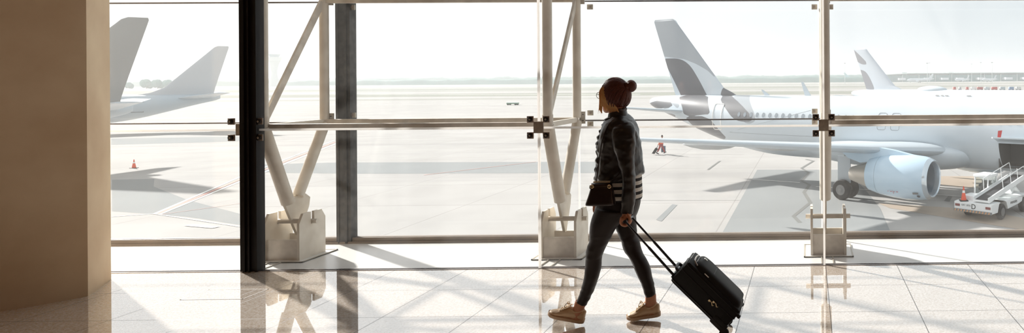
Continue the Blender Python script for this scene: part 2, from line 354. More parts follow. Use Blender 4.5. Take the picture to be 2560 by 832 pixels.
# ------------------------------------------------------------------ apron
def ground_mat():
    Mt = bpy.data.materials.new('apron_concrete'); Mt.use_nodes = True; nt = Mt.node_tree; n = nt.nodes; L = nt.links.new
    b = n['Principled BSDF']; b.inputs['Roughness'].default_value = .9; b.inputs['Specular IOR Level'].default_value = .03
    tc = n.new('ShaderNodeTexCoord'); sx = n.new('ShaderNodeSeparateXYZ'); L(tc.outputs['Object'], sx.inputs[0])
    def noise(scale, mp, det=5):
        m_ = n.new('ShaderNodeMapping'); m_.inputs['Scale'].default_value = mp; L(tc.outputs['Object'], m_.inputs[0])
        t = n.new('ShaderNodeTexNoise'); t.inputs['Scale'].default_value = scale; t.inputs['Detail'].default_value = det; L(m_.outputs[0], t.inputs['Vector']); return t.outputs['Fac']
    def rng(v, a, b_, c=0, d=1):
        r = n.new('ShaderNodeMapRange'); r.inputs['From Min'].default_value = a; r.inputs['From Max'].default_value = b_; r.inputs['To Min'].default_value = c; r.inputs['To Max'].default_value = d; L(v, r.inputs['Value']); return r.outputs[0]
    def mix(f, a, b_):
        x = n.new('ShaderNodeMix'); x.data_type = 'RGBA'; L(f, x.inputs['Factor'])
        for k, q in (('A', a), ('B', b_)):
            if isinstance(q, tuple): x.inputs[k].default_value = (*q, 1)
            else: L(q, x.inputs[k])
        return x.outputs['Result']
    def joint(out, off, size, w):
        a = n.new('ShaderNodeMath'); a.operation = 'SUBTRACT'; L(out, a.inputs[0]); a.inputs[1].default_value = off
        p = n.new('ShaderNodeMath'); p.operation = 'PINGPONG'; L(a.outputs[0], p.inputs[0]); p.inputs[1].default_value = size/2
        l = n.new('ShaderNodeMath'); l.operation = 'LESS_THAN'; L(p.outputs[0], l.inputs[0]); l.inputs[1].default_value = w; return l.outputs[0]
    def mul(a, b_):
        m_ = n.new('ShaderNodeMath'); m_.operation = 'MULTIPLY'; L(a, m_.inputs[0])
        if isinstance(b_, float): m_.inputs[1].default_value = b_
        else: L(b_, m_.inputs[1])
        return m_.outputs[0]
    c = mix(rng(noise(.25, (1, 1, 1)), .35, .65), G_A, G_B)
    c = mix(mul(rng(noise(1, (.02, .35, 1), 3), .5, .75), .55), c, G_C)
    mj = n.new('ShaderNodeMath'); mj.operation = 'MAXIMUM'; L(joint(sx.outputs[0], -4.25, 7.5, .035), mj.inputs[0]); L(joint(sx.outputs[1], 31.0, 7.5, .06), mj.inputs[1])
    near = rng(sx.outputs[1], 90, 200, 1, 0)
    c = mix(mul(mul(mj.outputs[0], near), .35), c, lin(120, 116, 112))
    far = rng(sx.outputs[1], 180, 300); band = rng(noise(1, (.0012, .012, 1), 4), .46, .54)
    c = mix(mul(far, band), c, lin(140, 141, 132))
    L(c, b.inputs['Base Color']); return Mt
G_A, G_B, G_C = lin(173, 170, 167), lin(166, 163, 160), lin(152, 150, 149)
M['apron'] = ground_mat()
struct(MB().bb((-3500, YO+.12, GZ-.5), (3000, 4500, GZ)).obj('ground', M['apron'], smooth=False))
M['patch'] = mat('darker_apron_area', lin(143, 145, 145), .9, spec=.03, var=(.3, .06, 5))  # darker tone for the flat polygons laid on the apron
M['patch2'] = mat('beige_apron_concrete', lin(174, 160, 146), .9, spec=.03, var=(.3, .06, 5))
M['tar'] = mat('tar', lin(124, 124, 122), .9, spec=.03)
M['line_w'] = mat('white_road_paint', lin(238, 235, 230), .9, spec=.03)
M['line_r'] = mat('reddish_road_paint', lin(200, 160, 152), .9, spec=.03)
LV = [0]
def gpoly(pts, m_, name='ground_marking'):
    LV[0] += 1; z = GZ+.002+.0012*LV[0]
    P = [onZ(x, y, z) for x, y in pts]
    o = MB().add(P, [tuple(range(len(P)))]).obj(name, m_, smooth=False); return struct(o)
def gline(pts, w, m_, name='ground_marking'):
    LV[0] += 1; z = GZ+.002+.0012*LV[0]; P = [onZ(x, y, z) for x, y in pts]; vs = []; fs = []
    for i, p in enumerate(P):
        t = (P[min(i+1, len(P)-1)]-P[max(i-1, 0)]).normalized(); s = V((-t.y, t.x, 0))*w/2; vs += [p+s, p-s]
        if i: fs.append((2*i-2, 2*i-1, 2*i+1, 2*i))
    return struct(MB().add(vs, fs).obj(name, m_, smooth=False))
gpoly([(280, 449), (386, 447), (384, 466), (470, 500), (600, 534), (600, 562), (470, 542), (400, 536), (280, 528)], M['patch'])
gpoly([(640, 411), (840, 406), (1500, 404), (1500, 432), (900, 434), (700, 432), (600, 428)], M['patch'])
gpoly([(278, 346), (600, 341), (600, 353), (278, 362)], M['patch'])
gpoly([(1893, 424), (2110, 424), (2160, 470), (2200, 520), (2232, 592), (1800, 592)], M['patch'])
gpoly([(2196, 508), (2440, 522), (2560, 545), (2560, 575), (2225, 520)], M['patch2'])
gpoly([(2350, 440), (2440, 440), (2500, 470), (2400, 468), (2352, 462)], M['patch2'])
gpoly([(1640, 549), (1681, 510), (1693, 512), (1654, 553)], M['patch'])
gpoly([(2160, 508), (2330, 500), (2345, 530), (2240, 528)], M['tar'], 'ground_stain') if False else None
gpoly([(2360, 502), (2372, 488), (2382, 489), (2374, 504)], M['tar'], 'ground_stain')
gline([(2015, 398), (2034, 402), (2004, 420), (2022, 432), (2004, 452), (2024, 462), (2010, 480), (2026, 506), (1984, 540), (2000, 556)], .22, M['tar'], 'ground_crack')
gline([(1800, 402), (1782, 415), (1770, 424)], .18, M['tar'], 'ground_crack')
gline([(386, 534), (470, 498), (600, 442), (836, 350)], .16, M['line_w']); gline([(400, 535), (486, 500), (604, 452), (838, 360)], .16, M['line_w']); gline([(392, 535), (478, 499), (602, 447), (837, 355)], .22, M['line_r'])
gline([(280, 541), (386, 534), (600, 566)], .10, M['line_w']); gline([(400, 536), (600, 508)], .06, M['line_r'])
gline([(1060, 437), (1340, 404)], .12, M['line_r'])
gline([(2040, 466), (2230, 478), (2420, 492)], .16, M['line_w']); gline([(1880, 448), (2000, 456)], .16, M['line_w'])
gline([(470, 562), (540, 568)], .35, M['line_w'])
gline([(1440, 500), (1850, 500)], .05, M['tar']); gline([(1440, 383), (1860, 386)], .05, M['tar'])
gline([(900, 236), (1600, 236)], 2.5, M['line_w']); gline([(600, 262), (2000, 262)], .8, M['line_w'])
# ------------------------------------------------------------------ aircraft
M['plane'] = mat('white_aircraft_paint', lin(200, 208, 214), .32, spec=.5, coat=.2)
M['plane_g'] = mat('pale_grey_aircraft_paint', lin(190, 198, 204), .35)
M['belly'] = mat('grey_belly_paint', lin(176, 178, 178), .4, var=(1.5, .12, 4))
M['blue'] = mat('pale_blue_nacelle_paint', lin(190, 212, 228), .25, coat=.4)
M['lip'] = mat('polished_nacelle_lip', lin(215, 225, 232), .18, metal=.7)
M['nozzle'] = mat('nozzle_metal', lin(196, 188, 178), .38, metal=.7)
M['intake'] = mat('intake_liner', lin(120, 135, 148), .4)
M['fan'] = mat('fan_metal', lin(85, 90, 96), .35, metal=.6)
M['tyre'] = mat('tyre_rubber', lin(34, 34, 36), .8)
M['hub'] = mat('wheel_hub', lin(130, 130, 130), .4, metal=.5)
M['gear'] = mat('gear_leg_paint', lin(150, 158, 160), .5)
M['panewin'] = mat('cabin_window', lin(150, 158, 165), .2)
M['dark'] = mat('dark_hold', lin(70, 70, 70), .8)
M['seam'] = mat('panel_seam', lin(150, 155, 158), .6)
M['redm'] = mat('red_marking', lin(190, 60, 60), .5)
M['grey_l'] = mat('grey_livery', lin(150, 150, 151), .4)
def livery_mat(name, base, dark, light, rough=.3):
    Mt = mat(name, base, rough, coat=.25); nt = Mt.node_tree; n = nt.nodes; L = nt.links.new; prev = base; out = None
    for att, c in (('light', light), ('dark', dark)):
        a = n.new('ShaderNodeAttribute'); a.attribute_name = att; g = n.new('ShaderNodeMapRange'); g.inputs['From Min'].default_value = -.01; g.inputs['From Max'].default_value = .01; L(a.outputs['Fac'], g.inputs['Value'])
        x = n.new('ShaderNodeMix'); x.data_type = 'RGBA'; L(g.outputs[0], x.inputs['Factor'])
        if out is None: x.inputs['A'].default_value = (*base, 1)
        else: L(out, x.inputs['A'])
        x.inputs['B'].default_value = (*c, 1); out = x.outputs['Result']
    L(out, n['Principled BSDF'].inputs['Base Color']); return Mt
M['liv'] = livery_mat('two_tone_livery', lin(200, 208, 214), lin(112, 112, 115), lin(164, 169, 174))
M['liv2'] = livery_mat('faded_two_tone_livery', lin(206, 212, 219), lin(158, 158, 162), lin(182, 185, 188))
def sdist(p, poly):
    x, y = p; ins = False; dm = 1e9; n = len(poly)
    for i in range(n):
        x1, y1 = poly[i]; x2, y2 = poly[(i+1) % n]
        if (y1 > y) != (y2 > y) and x < (x2-x1)*(y-y1)/(y2-y1)+x1: ins = not ins
        dx, dy = x2-x1, y2-y1; t = max(0, min(1, ((x-x1)*dx+(y-y1)*dy)/(dx*dx+dy*dy+1e-12))); dm = min(dm, (x-x1-t*dx)**2+(y-y1-t*dy)**2)
    return sqrt(dm)*(1 if ins else -1)
def smooth_poly(P, it=2):
    for _ in range(it): P = [q for i in range(len(P)) for q in ((P[i][0]*.75+P[(i+1) % len(P)][0]*.25, P[i][1]*.75+P[(i+1) % len(P)][1]*.25), (P[i][0]*.25+P[(i+1) % len(P)][0]*.75, P[i][1]*.25+P[(i+1) % len(P)][1]*.75))]
    return P
def paint(o, att, polys, box=None):
    me = o.data; a = me.attributes.new(att, 'FLOAT', 'POINT'); vals = []
    for q in me.vertices:
        p = (q.co.x, q.co.z)
        vals.append(max([sdist(p, P) for P in polys], default=-1) if (box is None or box[0] < p[0] < box[1]) else -1)
    a.data.foreach_set('value', vals)
def cr(tab, s):
    n = len(tab)
    for i in range(n-1):
        if s <= tab[i+1][0] or i == n-2: break
    p0, p1, p2, p3 = tab[max(i-1, 0)], tab[i], tab[i+1], tab[min(i+2, n-1)]; h = p2[0]-p1[0]; t = max(0, min(1, (s-p1[0])/h)); o = []
    for k in range(1, len(p1)):
        m1 = (p2[k]-p0[k])/max(p2[0]-p0[0], 1e-6)*h; m2 = (p3[k]-p1[k])/max(p3[0]-p1[0], 1e-6)*h
        o.append((2*t**3-3*t*t+1)*p1[k]+(t**3-2*t*t+t)*m1+(-2*t**3+3*t*t)*p2[k]+(t**3-t*t)*m2)
    return o
def foil(te, le, th, dirn, n=12):
    te = V(te); le = V(le); d = V(dirn); c = le-te; L_ = c.length; up = []; lo = []
    for i in range(n+1):
        x = (1-cos(pi*i/n))/2; y = 5*th*L_*(.2969*sqrt(x)-.126*x-.3516*x*x+.2843*x**3-.1015*x**4)
        p = le-c*x; up.append(p+d*y)
        if 0 < i < n: lo.append(p-d*y)
    up[-1] = te+d*.012; return up+lo[::-1]
def foil_obj(name, secs, dirn, mt, par, sub=6, n=12):
    R = []
    for i in range(len(secs)-1):
        for j in range(sub if i < len(secs)-1 else 1):
            t = j/sub; a, b = secs[i], secs[i+1]
            R.append(foil(V(a[0]).lerp(V(b[0]), t), V(a[1]).lerp(V(b[1]), t), a[2]+(b[2]-a[2])*t, dirn, n))
    R.append(foil(*secs[-1], dirn, n)); return MB().rings(R).obj(name, mt, par)
A320 = dict(L=37.57, st=[(0, 5.5, 5.1, .16), (.25, 5.62, 4.95, .3), (1.2, 5.74, 4.62, .58), (3, 5.84, 4.08, .95), (6, 5.9, 3.1, 1.45), (9, 5.9, 2.3, 1.8), (11.5, 5.9, 1.88, 1.95), (14, 5.9, 1.76, 1.975), (31, 5.9, 1.76, 1.975), (33, 5.78, 1.8, 1.9), (34.5, 5.4, 1.95, 1.65), (36, 4.75, 2.35, 1.2), (37.1, 4.05, 2.85, .65), (37.57, 3.55, 3.35, .1)],
  fin=[((2.9, 0, 5.4), (9.6, 0, 5.45), .07), ((2.55, 0, 6.1), (8.3, 0, 6.1), .08), ((2.45, 0, 6.4), (7.55, 0, 6.4), .09), ((.55, 0, 11.2), (3.05, 0, 11.2), .10), ((.4, 0, 11.6), (2.75, 0, 11.6), .09), ((.5, 0, 11.74), (2.4, 0, 11.74), .05)],
  tp=[((1.5, .5, 4.62), (5.0, .5, 4.62), .09), ((.9, 5.5, 5.12), (2.1, 5.5, 5.12), .09)],
  wing=[((18.6, 1.2, 2.9), (26.2, 1.2, 2.8), .12), ((19.0, 6.4, 3.3), (23.2, 6.4, 3.25), .12), ((15.2, 17.0, 4.35), (16.8, 17.0, 4.35), .11)],
  eng=(26.45, 5.75, 1.86, .96), gear=(20.1, 3.85), nose=32.5, belly=(14.5, 27.6, 1.5, 2.75), win=4.62)
B737 = dict(L=39.5, st=[(0, 5.1, 4.6, .14), (.5, 5.2, 4.35, .35), (2.5, 5.3, 3.8, .8), (6, 5.3, 2.75, 1.3), (9, 5.3, 1.9, 1.65), (12, 5.3, 1.4, 1.85), (15, 5.3, 1.25, 1.88), (33, 5.3, 1.25, 1.88), (35, 5.1, 1.35, 1.75), (37, 4.3, 1.7, 1.3), (38.6, 3.5, 2.2, .75), (39.5, 3.0, 2.7, .1)],
  fin=[((.8, 0, 4.5), (10.5, 0, 5.0), .04), ((.7, 0, 5.6), (7.5, 0, 5.6), .05), ((.55, 0, 6.3), (6.1, 0, 6.3), .07), ((-.9, 0, 11.9), (1.0, 0, 11.9), .10), ((-1.0, 0, 12.3), (.65, 0, 12.3), .09), ((-.95, 0, 12.5), (.25, 0, 12.5), .05)],
  tp=[((.9, .4, 4.75), (5.0, .4, 4.75), .09), ((-.9, 7.1, 5.5), (.7, 7.1, 5.5), .09)],
  wing=[((17.6, 1.2, 1.9), (26, 1.2, 1.8), .12), ((18.2, 5.8, 2.3), (22.8, 5.8, 2.3), .12), ((14.2, 17.2, 3.6), (15.6, 17.2, 3.6), .11)],
  eng=(26.8, 4.85, 1.6, .9), gear=(20.2, 2.85), nose=35.5, belly=(15, 27.6, 1.1, 2.3), win=3.9)
def airliner(label, P, loc, rz, k=1, detail=1, mats=None, hole=None):
    """local frame: x forward from the tail end, y to port, z up from the ground"""
    mf, mfin, mtp = mats or (M['plane'], M['plane'], M['plane'])
    t = thing('airliner', label, 'airplane', loc, rz); t.scale = (k, k, k)
    n = 24 if detail < 1 else (64 if detail < 2 else 144); ds = 1.2 if detail < 1 else (.6 if detail < 2 else .2)
    R = []; S = []; s = 0
    while s < P['L']-.001: S.append(s); s += ds if s > .5 else min(ds, .25)
    if P['L']-S[-1] > .05: S.append(P['L'])
    if hole:
        S = sorted([q for q in S if min(abs(q-hole[0]), abs(q-hole[1])) > .08]+[hole[0], hole[1]])
    for s in S:
        zt, zb, hw = cr(P['st'], s); zc, hh = (zt+zb)/2, (zt-zb)/2
        R.append([V((s, hw*sin(2*pi*j/n), zc+hh*cos(2*pi*j/n))) for j in range(n)])
    b = MB().rings(R)
    if hole:
        b2 = []; 
        for f in b.f:
            if len(f) == 4:
                c = sum((b.v[i] for i in f), V())/4
                if hole[0] < c.x < hole[1] and c.y < 0 and hole[2] < c.z < hole[3]: continue
            b2.append(f)
        b.f = b2; b.mi = b.mi[:len(b2)]
    fus = b.obj('fuselage', mf, t)
    fin = foil_obj('tail_fin', P['fin'], (0, 1, 0), mfin, t, 14 if detail > 1 else 3, 48 if detail > 1 else 10)
    for sy in (1, -1):
        f = lambda q: (q[0], q[1]*sy, q[2])
        foil_obj('tailplane', [(f(a), f(c), th) for a, c, th in P['tp']], (0, 0, 1), mtp, t, 3)
        foil_obj('wing', [(f(a), f(c), th) for a, c, th in P['wing']], (0, 0, 1), M['plane_g'] if detail > 1 else mtp, t, 4, 16)
        s, y, z, r = P['eng']; y *= sy
        nc = MB().lathe([(-3.62, .78*r), (-3.6, .90*r), (-3.0, 1.06*r), (-2.2, 1.18*r), (-1.3, 1.24*r), (-.5, 1.17*r), (-.22, 1.10*r)], (s, y, z), (1, 0, 0), 20 if detail < 2 else 56, False)
        e = nc.obj('engine_nacelle', M['blue'] if detail > 1 else mtp, t)
        MB().lathe([(-.22, 1.10*r), (-.06, 1.03*r), (0, .96*r), (-.05, .90*r), (-.3, .86*r)], (s, y, z), (1, 0, 0), 20 if detail < 2 else 56, False).obj('intake_lip', M['lip'], e)
        MB().lathe([(-.3, .86*r), (-1.1, .86*r)], (s, y, z), (1, 0, 0), 48, False).obj('intake_duct', M['intake'], e)
        if detail > 1:
            fb = MB().lathe([(-1.15, .86*r), (-1.15, .05)], (s, y, z), (1, 0, 0), 48, False)
            for a in range(24):
                an = 2*pi*a/24; ca, sa = cos(an), sin(an); c2, s2 = cos(an+.16), sin(an+.16)
                fb.add([(s-1.12, y+ca*.2, z+sa*.2), (s-1.0, y+c2*.2, z+s2*.2), (s-.98, y+c2*.84*r, z+s2*.84*r), (s-1.12, y+ca*.84*r, z+sa*.84*r)], [(0, 1, 2, 3)])
            fb.obj('fan', M['fan'], e); MB().lathe([(-1.1, .28), (-.8, .2), (-.55, .02)], (s, y, z), (1, 0, 0), 24).obj('spinner', M['dark'], e)
        else: MB().lathe([(-1.15, .86*r), (-1.14, .02)], (s, y, z), (1, 0, 0), 20, False).obj('fan', M['fan'], e)
        MB().lathe([(-3.6, .72*r), (-3.9, .66*r), (-4.6, .46*r), (-4.85, .38*r), (-4.82, .2*r)], (s, y, z-.05), (1, 0, 0), 40).obj('exhaust_nozzle', M['nozzle'], e)
        pn = [(s-.9, z+1.16*r), (s-2.2, z+1.42*r), (s-3.0, z+1.52*r), (s-4.2, z+1.40*r), (s-5.6, z+1.36*r), (s-5.0, z+.86*r), (s-4.2, z+.62*r), (s-2, z+1.0*r)]
        MB().prism([(a, y-.18, c) for a, c in pn], (0, .36, 0)).obj('pylon', M['blue'] if detail > 1 else mtp, t)
        gs, gy = P['gear']; g = MB().tube([(gs, gy*sy, .6), (gs+.05, gy*sy, 2.6)], .13, 14); g.tube([(gs, gy*sy-.5, .6), (gs, gy*sy+.5, .6)], .09, 10)
        g.bar((gs-.1, gy*sy, 1.0), (gs+1.4, gy*sy-.9*sy, 2.3), .08, .08); g = g.obj('landing_gear', M['gear'], t)
        if detail > 1: MB().bb((gs-.45, (gy+.12)*sy-.03, .95), (gs+.4, (gy+.12)*sy+.03, 2.5)).obj('gear_door', M['plane_g'], g)
        for dy in (-.43, .43):
            w = MB().lathe([(-.19, .3), (-.21, .42), (-.19, .54), (-.10, .59), (.10, .59), (.19, .54), (.21, .42), (.19, .3)], (gs, gy*sy+dy, .59), (0, 1, 0), 36).obj('wheel', M['tyre'], g)
            h = MB().lathe([(-.2, .30), (-.16, .28), (-.14, .17), (-.21, .12), (-.22, .05)], (gs, gy*sy+dy, .59), (0, 1, 0), 28)
            h.lathe([(.2, .30), (.16, .28), (.14, .17), (.21, .12), (.22, .05)], (gs, gy*sy+dy, .59), (0, 1, 0), 28); h.obj('wheel_hub', M['hub'], g)
        if detail > 1:
            for yy, s0, s1 in ((3.0, 16.6, 20.6), (7.6, 15.9, 20.0), (11.6, 14.6, 18.2)):
                zz = 2.92+(yy-1.2)*.09-.28
                MB().lathe([((s1-s0)*q, r_) for q, r_ in ((0, .02), (.15, .14), (.4, .24), (.7, .22), (.9, .12), (1, .02))], (s0, yy*sy, zz), (1, 0, .02), 20).obj('flap_fairing', M['belly'], t)
    # nose gear
    g = MB().tube([(P['nose'], 0, .4), (P['nose']+.1, 0, 2.3)], .1, 12).obj('nose_gear', M['gear'], t)
    for dy in (-.25, .25): MB().lathe([(-.11, .2), (-.12, .3), (-.06, .38), (.06, .38), (.12, .3), (.11, .2)], (P['nose'], dy, .38), (0, 1, 0), 24).obj('wheel', M['tyre'], g)
    # belly fairing
    a, c, zb, hw = P['belly']; R = []
    for i in range(25):
        q = i/24; s = a+(c-a)*q; e = (1-abs(2*q-1)**(3.2 if q > .5 else 2))**.5 if 0 < q < 1 else .02; zc = 2.75 if P is A320 else 2.3
        R.append([V((s, hw*e*(abs(sin(2*pi*j/40))**.8)*(1 if sin(2*pi*j/40) > 0 else -1), zc+(zc-zb)*e*cos(2*pi*j/40)*(1 if cos(2*pi*j/40) < 0 else .55))) for j in range(40)])
    MB().rings(R).obj('belly_fairing', M['belly'] if False else mf if detail < 2 else M['plane'], t)
    return t, fus, fin
# main white airliner, fitted to the photograph
A = .585; K1 = .99; T1 = V((-12.35, 53.6, GZ)); HOLE = (28.6, 30.5, 2.2, 3.5)
big, fus, fin = airliner('big white airliner with grey leaf pattern on its tail, parked behind the suitcase', A320, T1, -A, K1, 2, (M['liv'], M['liv'], M['plane_g']), HOLE)
bpy.context.view_layer.update()
def local(px, py, inv, Pp, side=-1, fin=False):
    o = inv @ CAM; d = inv.to_3x3() @ ray(px, py); y = 0 if fin else side*Pp['st'][7][3]*.96; 
    for _ in range(6):
        q = o+d*((y-o.y)/d.y)
        if fin: break
        zt, zb, hw = cr(Pp['st'], max(0, min(Pp['L'], q.x))); e = max(0, 1-((q.z-(zt+zb)/2)/max((zt-zb)/2, .1))**2); y = side*hw*sqrt(max(e, .04))
    return (q.x, q.z)
inv = Matrix.LocRotScale(big.location, big.rotation_euler, big.scale).inverted()
FD = [[(1657.5, 146.5), (1680, 146), (1694, 146), (1708, 149), (1721.6, 156.5), (1733, 168), (1742, 182), (1751, 197), (1759.5, 212), (1767, 227), (1774.6, 242), (1776, 252), (1709, 252), (1700, 230), (1686, 202), (1668.6, 169)]]
FL = [[(1690, 145), (1715, 148), (1745, 160), (1772, 176), (1790, 195), (1790, 188), (1765, 150), (1600, -60), (1600, 100), (1650, 140)]]
BD = [[(1700, 236), (1775, 236), (1772, 262), (1776, 286), (1760, 286), (1712, 292), (1706, 262)], [(1712, 290), (1770, 290), (1796, 322), (1822, 349), (1790, 344), (1752, 330), (1726, 308)],
      [(1803, 240), (1826, 236), (1852, 258), (1880, 290), (1880, 304), (1850, 304), (1832, 296), (1815, 272)], [(1610, 262), (1660, 247), (1675, 250), (1685, 268), (1640, 276), (1612, 272)], [(1638, 282), (1690, 284), (1692, 298), (1668, 298)],
      [(1790, 225), (1812, 222), (1835, 240), (1800, 243)]]
BL = [[(1830, 234), (1873, 234), (1882, 270), (1892, 300), (1876, 310), (1858, 306), (1845, 270)], [(1660, 244), (1690, 244), (1700, 262), (1694, 272), (1684, 262)]]
fd = [[local(x, y, inv, A320, fin=True) for x, y in P] for P in FD]; fl = [[local(x, y, inv, A320, fin=True) for x, y in P] for P in FL]
paint(fin, 'dark', [smooth_poly(P, 1) for P in fd]+[[(7.6, 6.75), (8.3, 6.1), (9.9, 5.8), (9.9, 5.3), (7.4, 5.9)]]); paint(fin, 'light', fl)
bd = [smooth_poly([local(x, y, inv, A320) for x, y in P], 1) for P in BD]; bl = [smooth_poly([local(x, y, inv, A320) for x, y in P], 1) for P in BL]
paint(fus, 'dark', bd, (-1, 16)); paint(fus, 'light', bl, (-1, 16))
print('livery', [[(round(a, 1), round(b, 1)) for a, b in P] for P in fd])
# cabin windows: one mesh shared
wz = A320['win']; first = None; s = 10.4
while s < 33.5:
    zt, zb, hw = cr(A320['st'], s); zc, hh = (zt+zb)/2, (zt-zb)/2; y = hw*sqrt(1-((wz-zc)/hh)**2)
    for sy in (-1,):
        if first is None:
            R_ = [[V((.12*cos(2*pi*j/14), e, .17*sin(2*pi*j/14)*(abs(sin(2*pi*j/14))**-.0 if False else 1))) for j in range(14)] for e in (.03, -.012)]
            first = MB().rings(R_).obj('cabin_window', M['panewin'], big); o = first
        else: o = first.copy(); COL.objects.link(o)
        o.location = (s, sy*y, wz); o.rotation_euler = (math.atan2((wz-zc)/hh**2, y/hw**2)*sy*(-1 if sy < 0 else 1)*1.0, 0, 0)
        o.rotation_euler = (-math.atan2((wz-zc)/hh**2, y/hw**2), 0, 0)
    s += .5335
def on_side(s, z, lift=.006):
    zt, zb, hw = cr(A320['st'], s); zc, hh = (zt+zb)/2, (zt-zb)/2; return V((s, -hw*sqrt(max(0, 1-((z-zc)/hh)**2))-lift, z))
def seam(pts, name='door_outline', w=.014, m_='seam', closed=True):
    if closed: pts = list(pts)+[pts[0]]
    pts = [(a[0]+(b[0]-a[0])*i/6, a[1]+(b[1]-a[1])*i/6) for a, b in zip(pts, pts[1:]) for i in range(6)]+[pts[-1]]
    P = [on_side(*p) for p in pts]
    return MB().tube(P, w, 6).obj(name, M[m_], big)
def rrect(s0, s1, z0, z1, r=.12, n=4):
    o = []
    for cx_, cz_, a0 in ((s1-r, z1-r, 0), (s0+r, z1-r, pi/2), (s0+r, z0+r, pi), (s1-r, z0+r, 1.5*pi)):
        for i in range(n+1): a = a0+pi/2*i/n; o.append((cx_+r*cos(a), cz_+r*sin(a)))
    return o
for s0 in (21.2, 22.1): seam(rrect(s0, s0+.55, 3.95, 4.95))
seam(rrect(7.9, 8.75, 3.5, 5.3), m_='line_w', w=.03) if 'line_w' in M else None
seam([(16.2, 5.0-.02*i) for i in range(1)]+[(s_, 3.35+.0*s_) for s_ in (9.5, 12, 15, 18)], 'panel_seam', .008, closed=False)
# cargo hold, its raised door and ramp edge
h0, h1, hz0, hz1 = HOLE; c = MB(); y0, y1 = -1.95, .4
c.bb((h0-.05, y1, hz0-.1), (h1+.05, y1+.05, hz1+.1)); c.bb((h0-.06, -1.55, hz0-.12), (h1+.06, y1, hz0-.07)); c.bb((h0-.1, -1.6, hz0-.1), (h0-.05, y1, hz1+.1)); c.bb((h1+.05, -1.6, hz0-.1), (h1+.1, y1, hz1+.1)); c.bb((h0-.06, -1.5, hz1+.07), (h1+.06, y1, hz1+.12))
c.obj('cargo_hold', M['dark'], big, smooth=False)
dn = MB(); R = []
for i in range(7):
    q = i/6; R.append([V((x_, -1.90-1.25*q, hz1+.02+.30*sin(q*1.6)+th_)) for x_, th_ in ((h0-.05+.12*(i == 6), 0), (h1+.05-.12*(i == 6), 0), (h1+.05-.12*(i == 6), .07), (h0-.05+.12*(i == 6), .07))])
dn.rings(R); cdoor = dn.obj('cargo_door', M['plane'], big)
fl_ = MB(); fl_.add([(h0+.25, -2.9, hz1+.35), (h0+.4, -2.9, hz1+.35), (h0+.5, -2.95, hz1+.75), (h0+.3, -2.95, hz1+.72), (h0+.27, -2.87, hz1+.35), (h0+.42, -2.87, hz1+.35), (h0+.52, -2.92, hz1+.75), (h0+.32, -2.92, hz1+.72)], [(0, 1, 2, 3), (7, 6, 5, 4), (0, 4, 5, 1), (1, 5, 6, 2), (2, 6, 7, 3), (3, 7, 4, 0)]); fl_.obj('red_streamer', M['redm'], big, smooth=False)
for s_, h_ in ((14.7, .95), (11.3, .4)): MB().prism([(s_, -.02, 5.86), (s_+.5, -.02, 5.86), (s_-.15, -.02, 5.88+h_), (s_-.32, -.02, 5.88+h_)], (0, .04, 0)).obj('antenna', M['plane'], big, smooth=False)
# markings on the near nacelle
es, ey, ez, er = A320['eng']; e = [o for o in kids(big) if o.name.startswith('engine_nacelle') and o.data.vertices[0].co.y < 0][0]
def on_nac(ds, ang, r): return V((es+ds, -ey-r*.962*cos(ang), ez+r*.962*sin(ang)))
mk = MB()
for ds, w_ in ((-2.15, .06), (-2.0, .10), (-1.8, .06), (-1.66, .11)): mk.add([on_nac(ds, -.60, 1.245), on_nac(ds+w_, -.60, 1.245), on_nac(ds+w_, -.565, 1.25), on_nac(ds, -.565, 1.25)], [(0, 1, 2, 3)])
mk.add([on_nac(-1.85, -.72, 1.25), on_nac(-1.83, -.72, 1.25), on_nac(-1.83, -.54, 1.25), on_nac(-1.85, -.54, 1.25)], [(0, 1, 2, 3)]); mk.obj('red_warning_marks', M['redm'], e, smooth=False)
mk = MB(); mk.add([on_nac(-.75, -.66, 1.235), on_nac(-.45, -.66, 1.20), on_nac(-.45, -.56, 1.20), on_nac(-.75, -.56, 1.235)], [(0, 1, 2, 3)]); mk.obj('grey_data_plate', M['hub'], e, smooth=False)
mk = MB().lathe([(0, .09), (.01, .08)], on_nac(-.5, -.8, 1.2), (0, -cos(.8), -sin(.8)), 16); mk.obj('drain_cap', M['fan'], e)
def seam_ring(ds, r):
    MB().tube([on_nac(ds, -1.5+3.0*i/24, r) for i in range(25)], .004, 5).obj('panel_seam', M['seam'], e)
seam_ring(-2.95, 1.075); seam_ring(-2.0, 1.158); seam_ring(-.5, 1.128)
# second airliner of the same fleet
T2 = onY(2130, 226, 93.0); T2.z = GZ; p2, f2, n2 = airliner('white airliner with curved grey tail pattern, parked beyond the big white airliner', A320, T2, -radians(42), .94, 1.5, (M['plane'], M['liv2'], M['plane']))
me = n2.data; inv2 = Matrix.LocRotScale(p2.location, p2.rotation_euler, p2.scale).inverted()
z8 = lambda x, y: (2090+x/5.447, 140+y/5.447)
F2D = [[z8(*q) for q in ((268, 184), (340, 186), (400, 205), (440, 250), (480, 320), (515, 400), (528, 440), (520, 460), (400, 450), (370, 400), (320, 300))], [(2131, 122), (2136, 125), (2165, 152), (2170, 160), (2160, 162), (2146, 157), (2135, 142)]]
paint(n2, 'dark', [smooth_poly([local(x, y, inv2, A320, fin=True) for x, y in P], 1) for P in F2D]); paint(n2, 'light', [])
dome = MB().ball((13.5, 0, 5.85), (2.3, .8, .55), 20).obj('radome', M['plane'], p2)
mk = MB()
for s_, w_ in ((15, .5), (15.8, .4), (16.4, .5), (19.5, .6)): mk.add([(s_, -1.62, 5.1), (s_+w_, -1.62, 5.1), (s_+w_, -1.55, 5.25), (s_, -1.55, 5.25)], [(0, 1, 2, 3)])
mk.obj('dark_marking', M['grey_l'], p2, smooth=False)
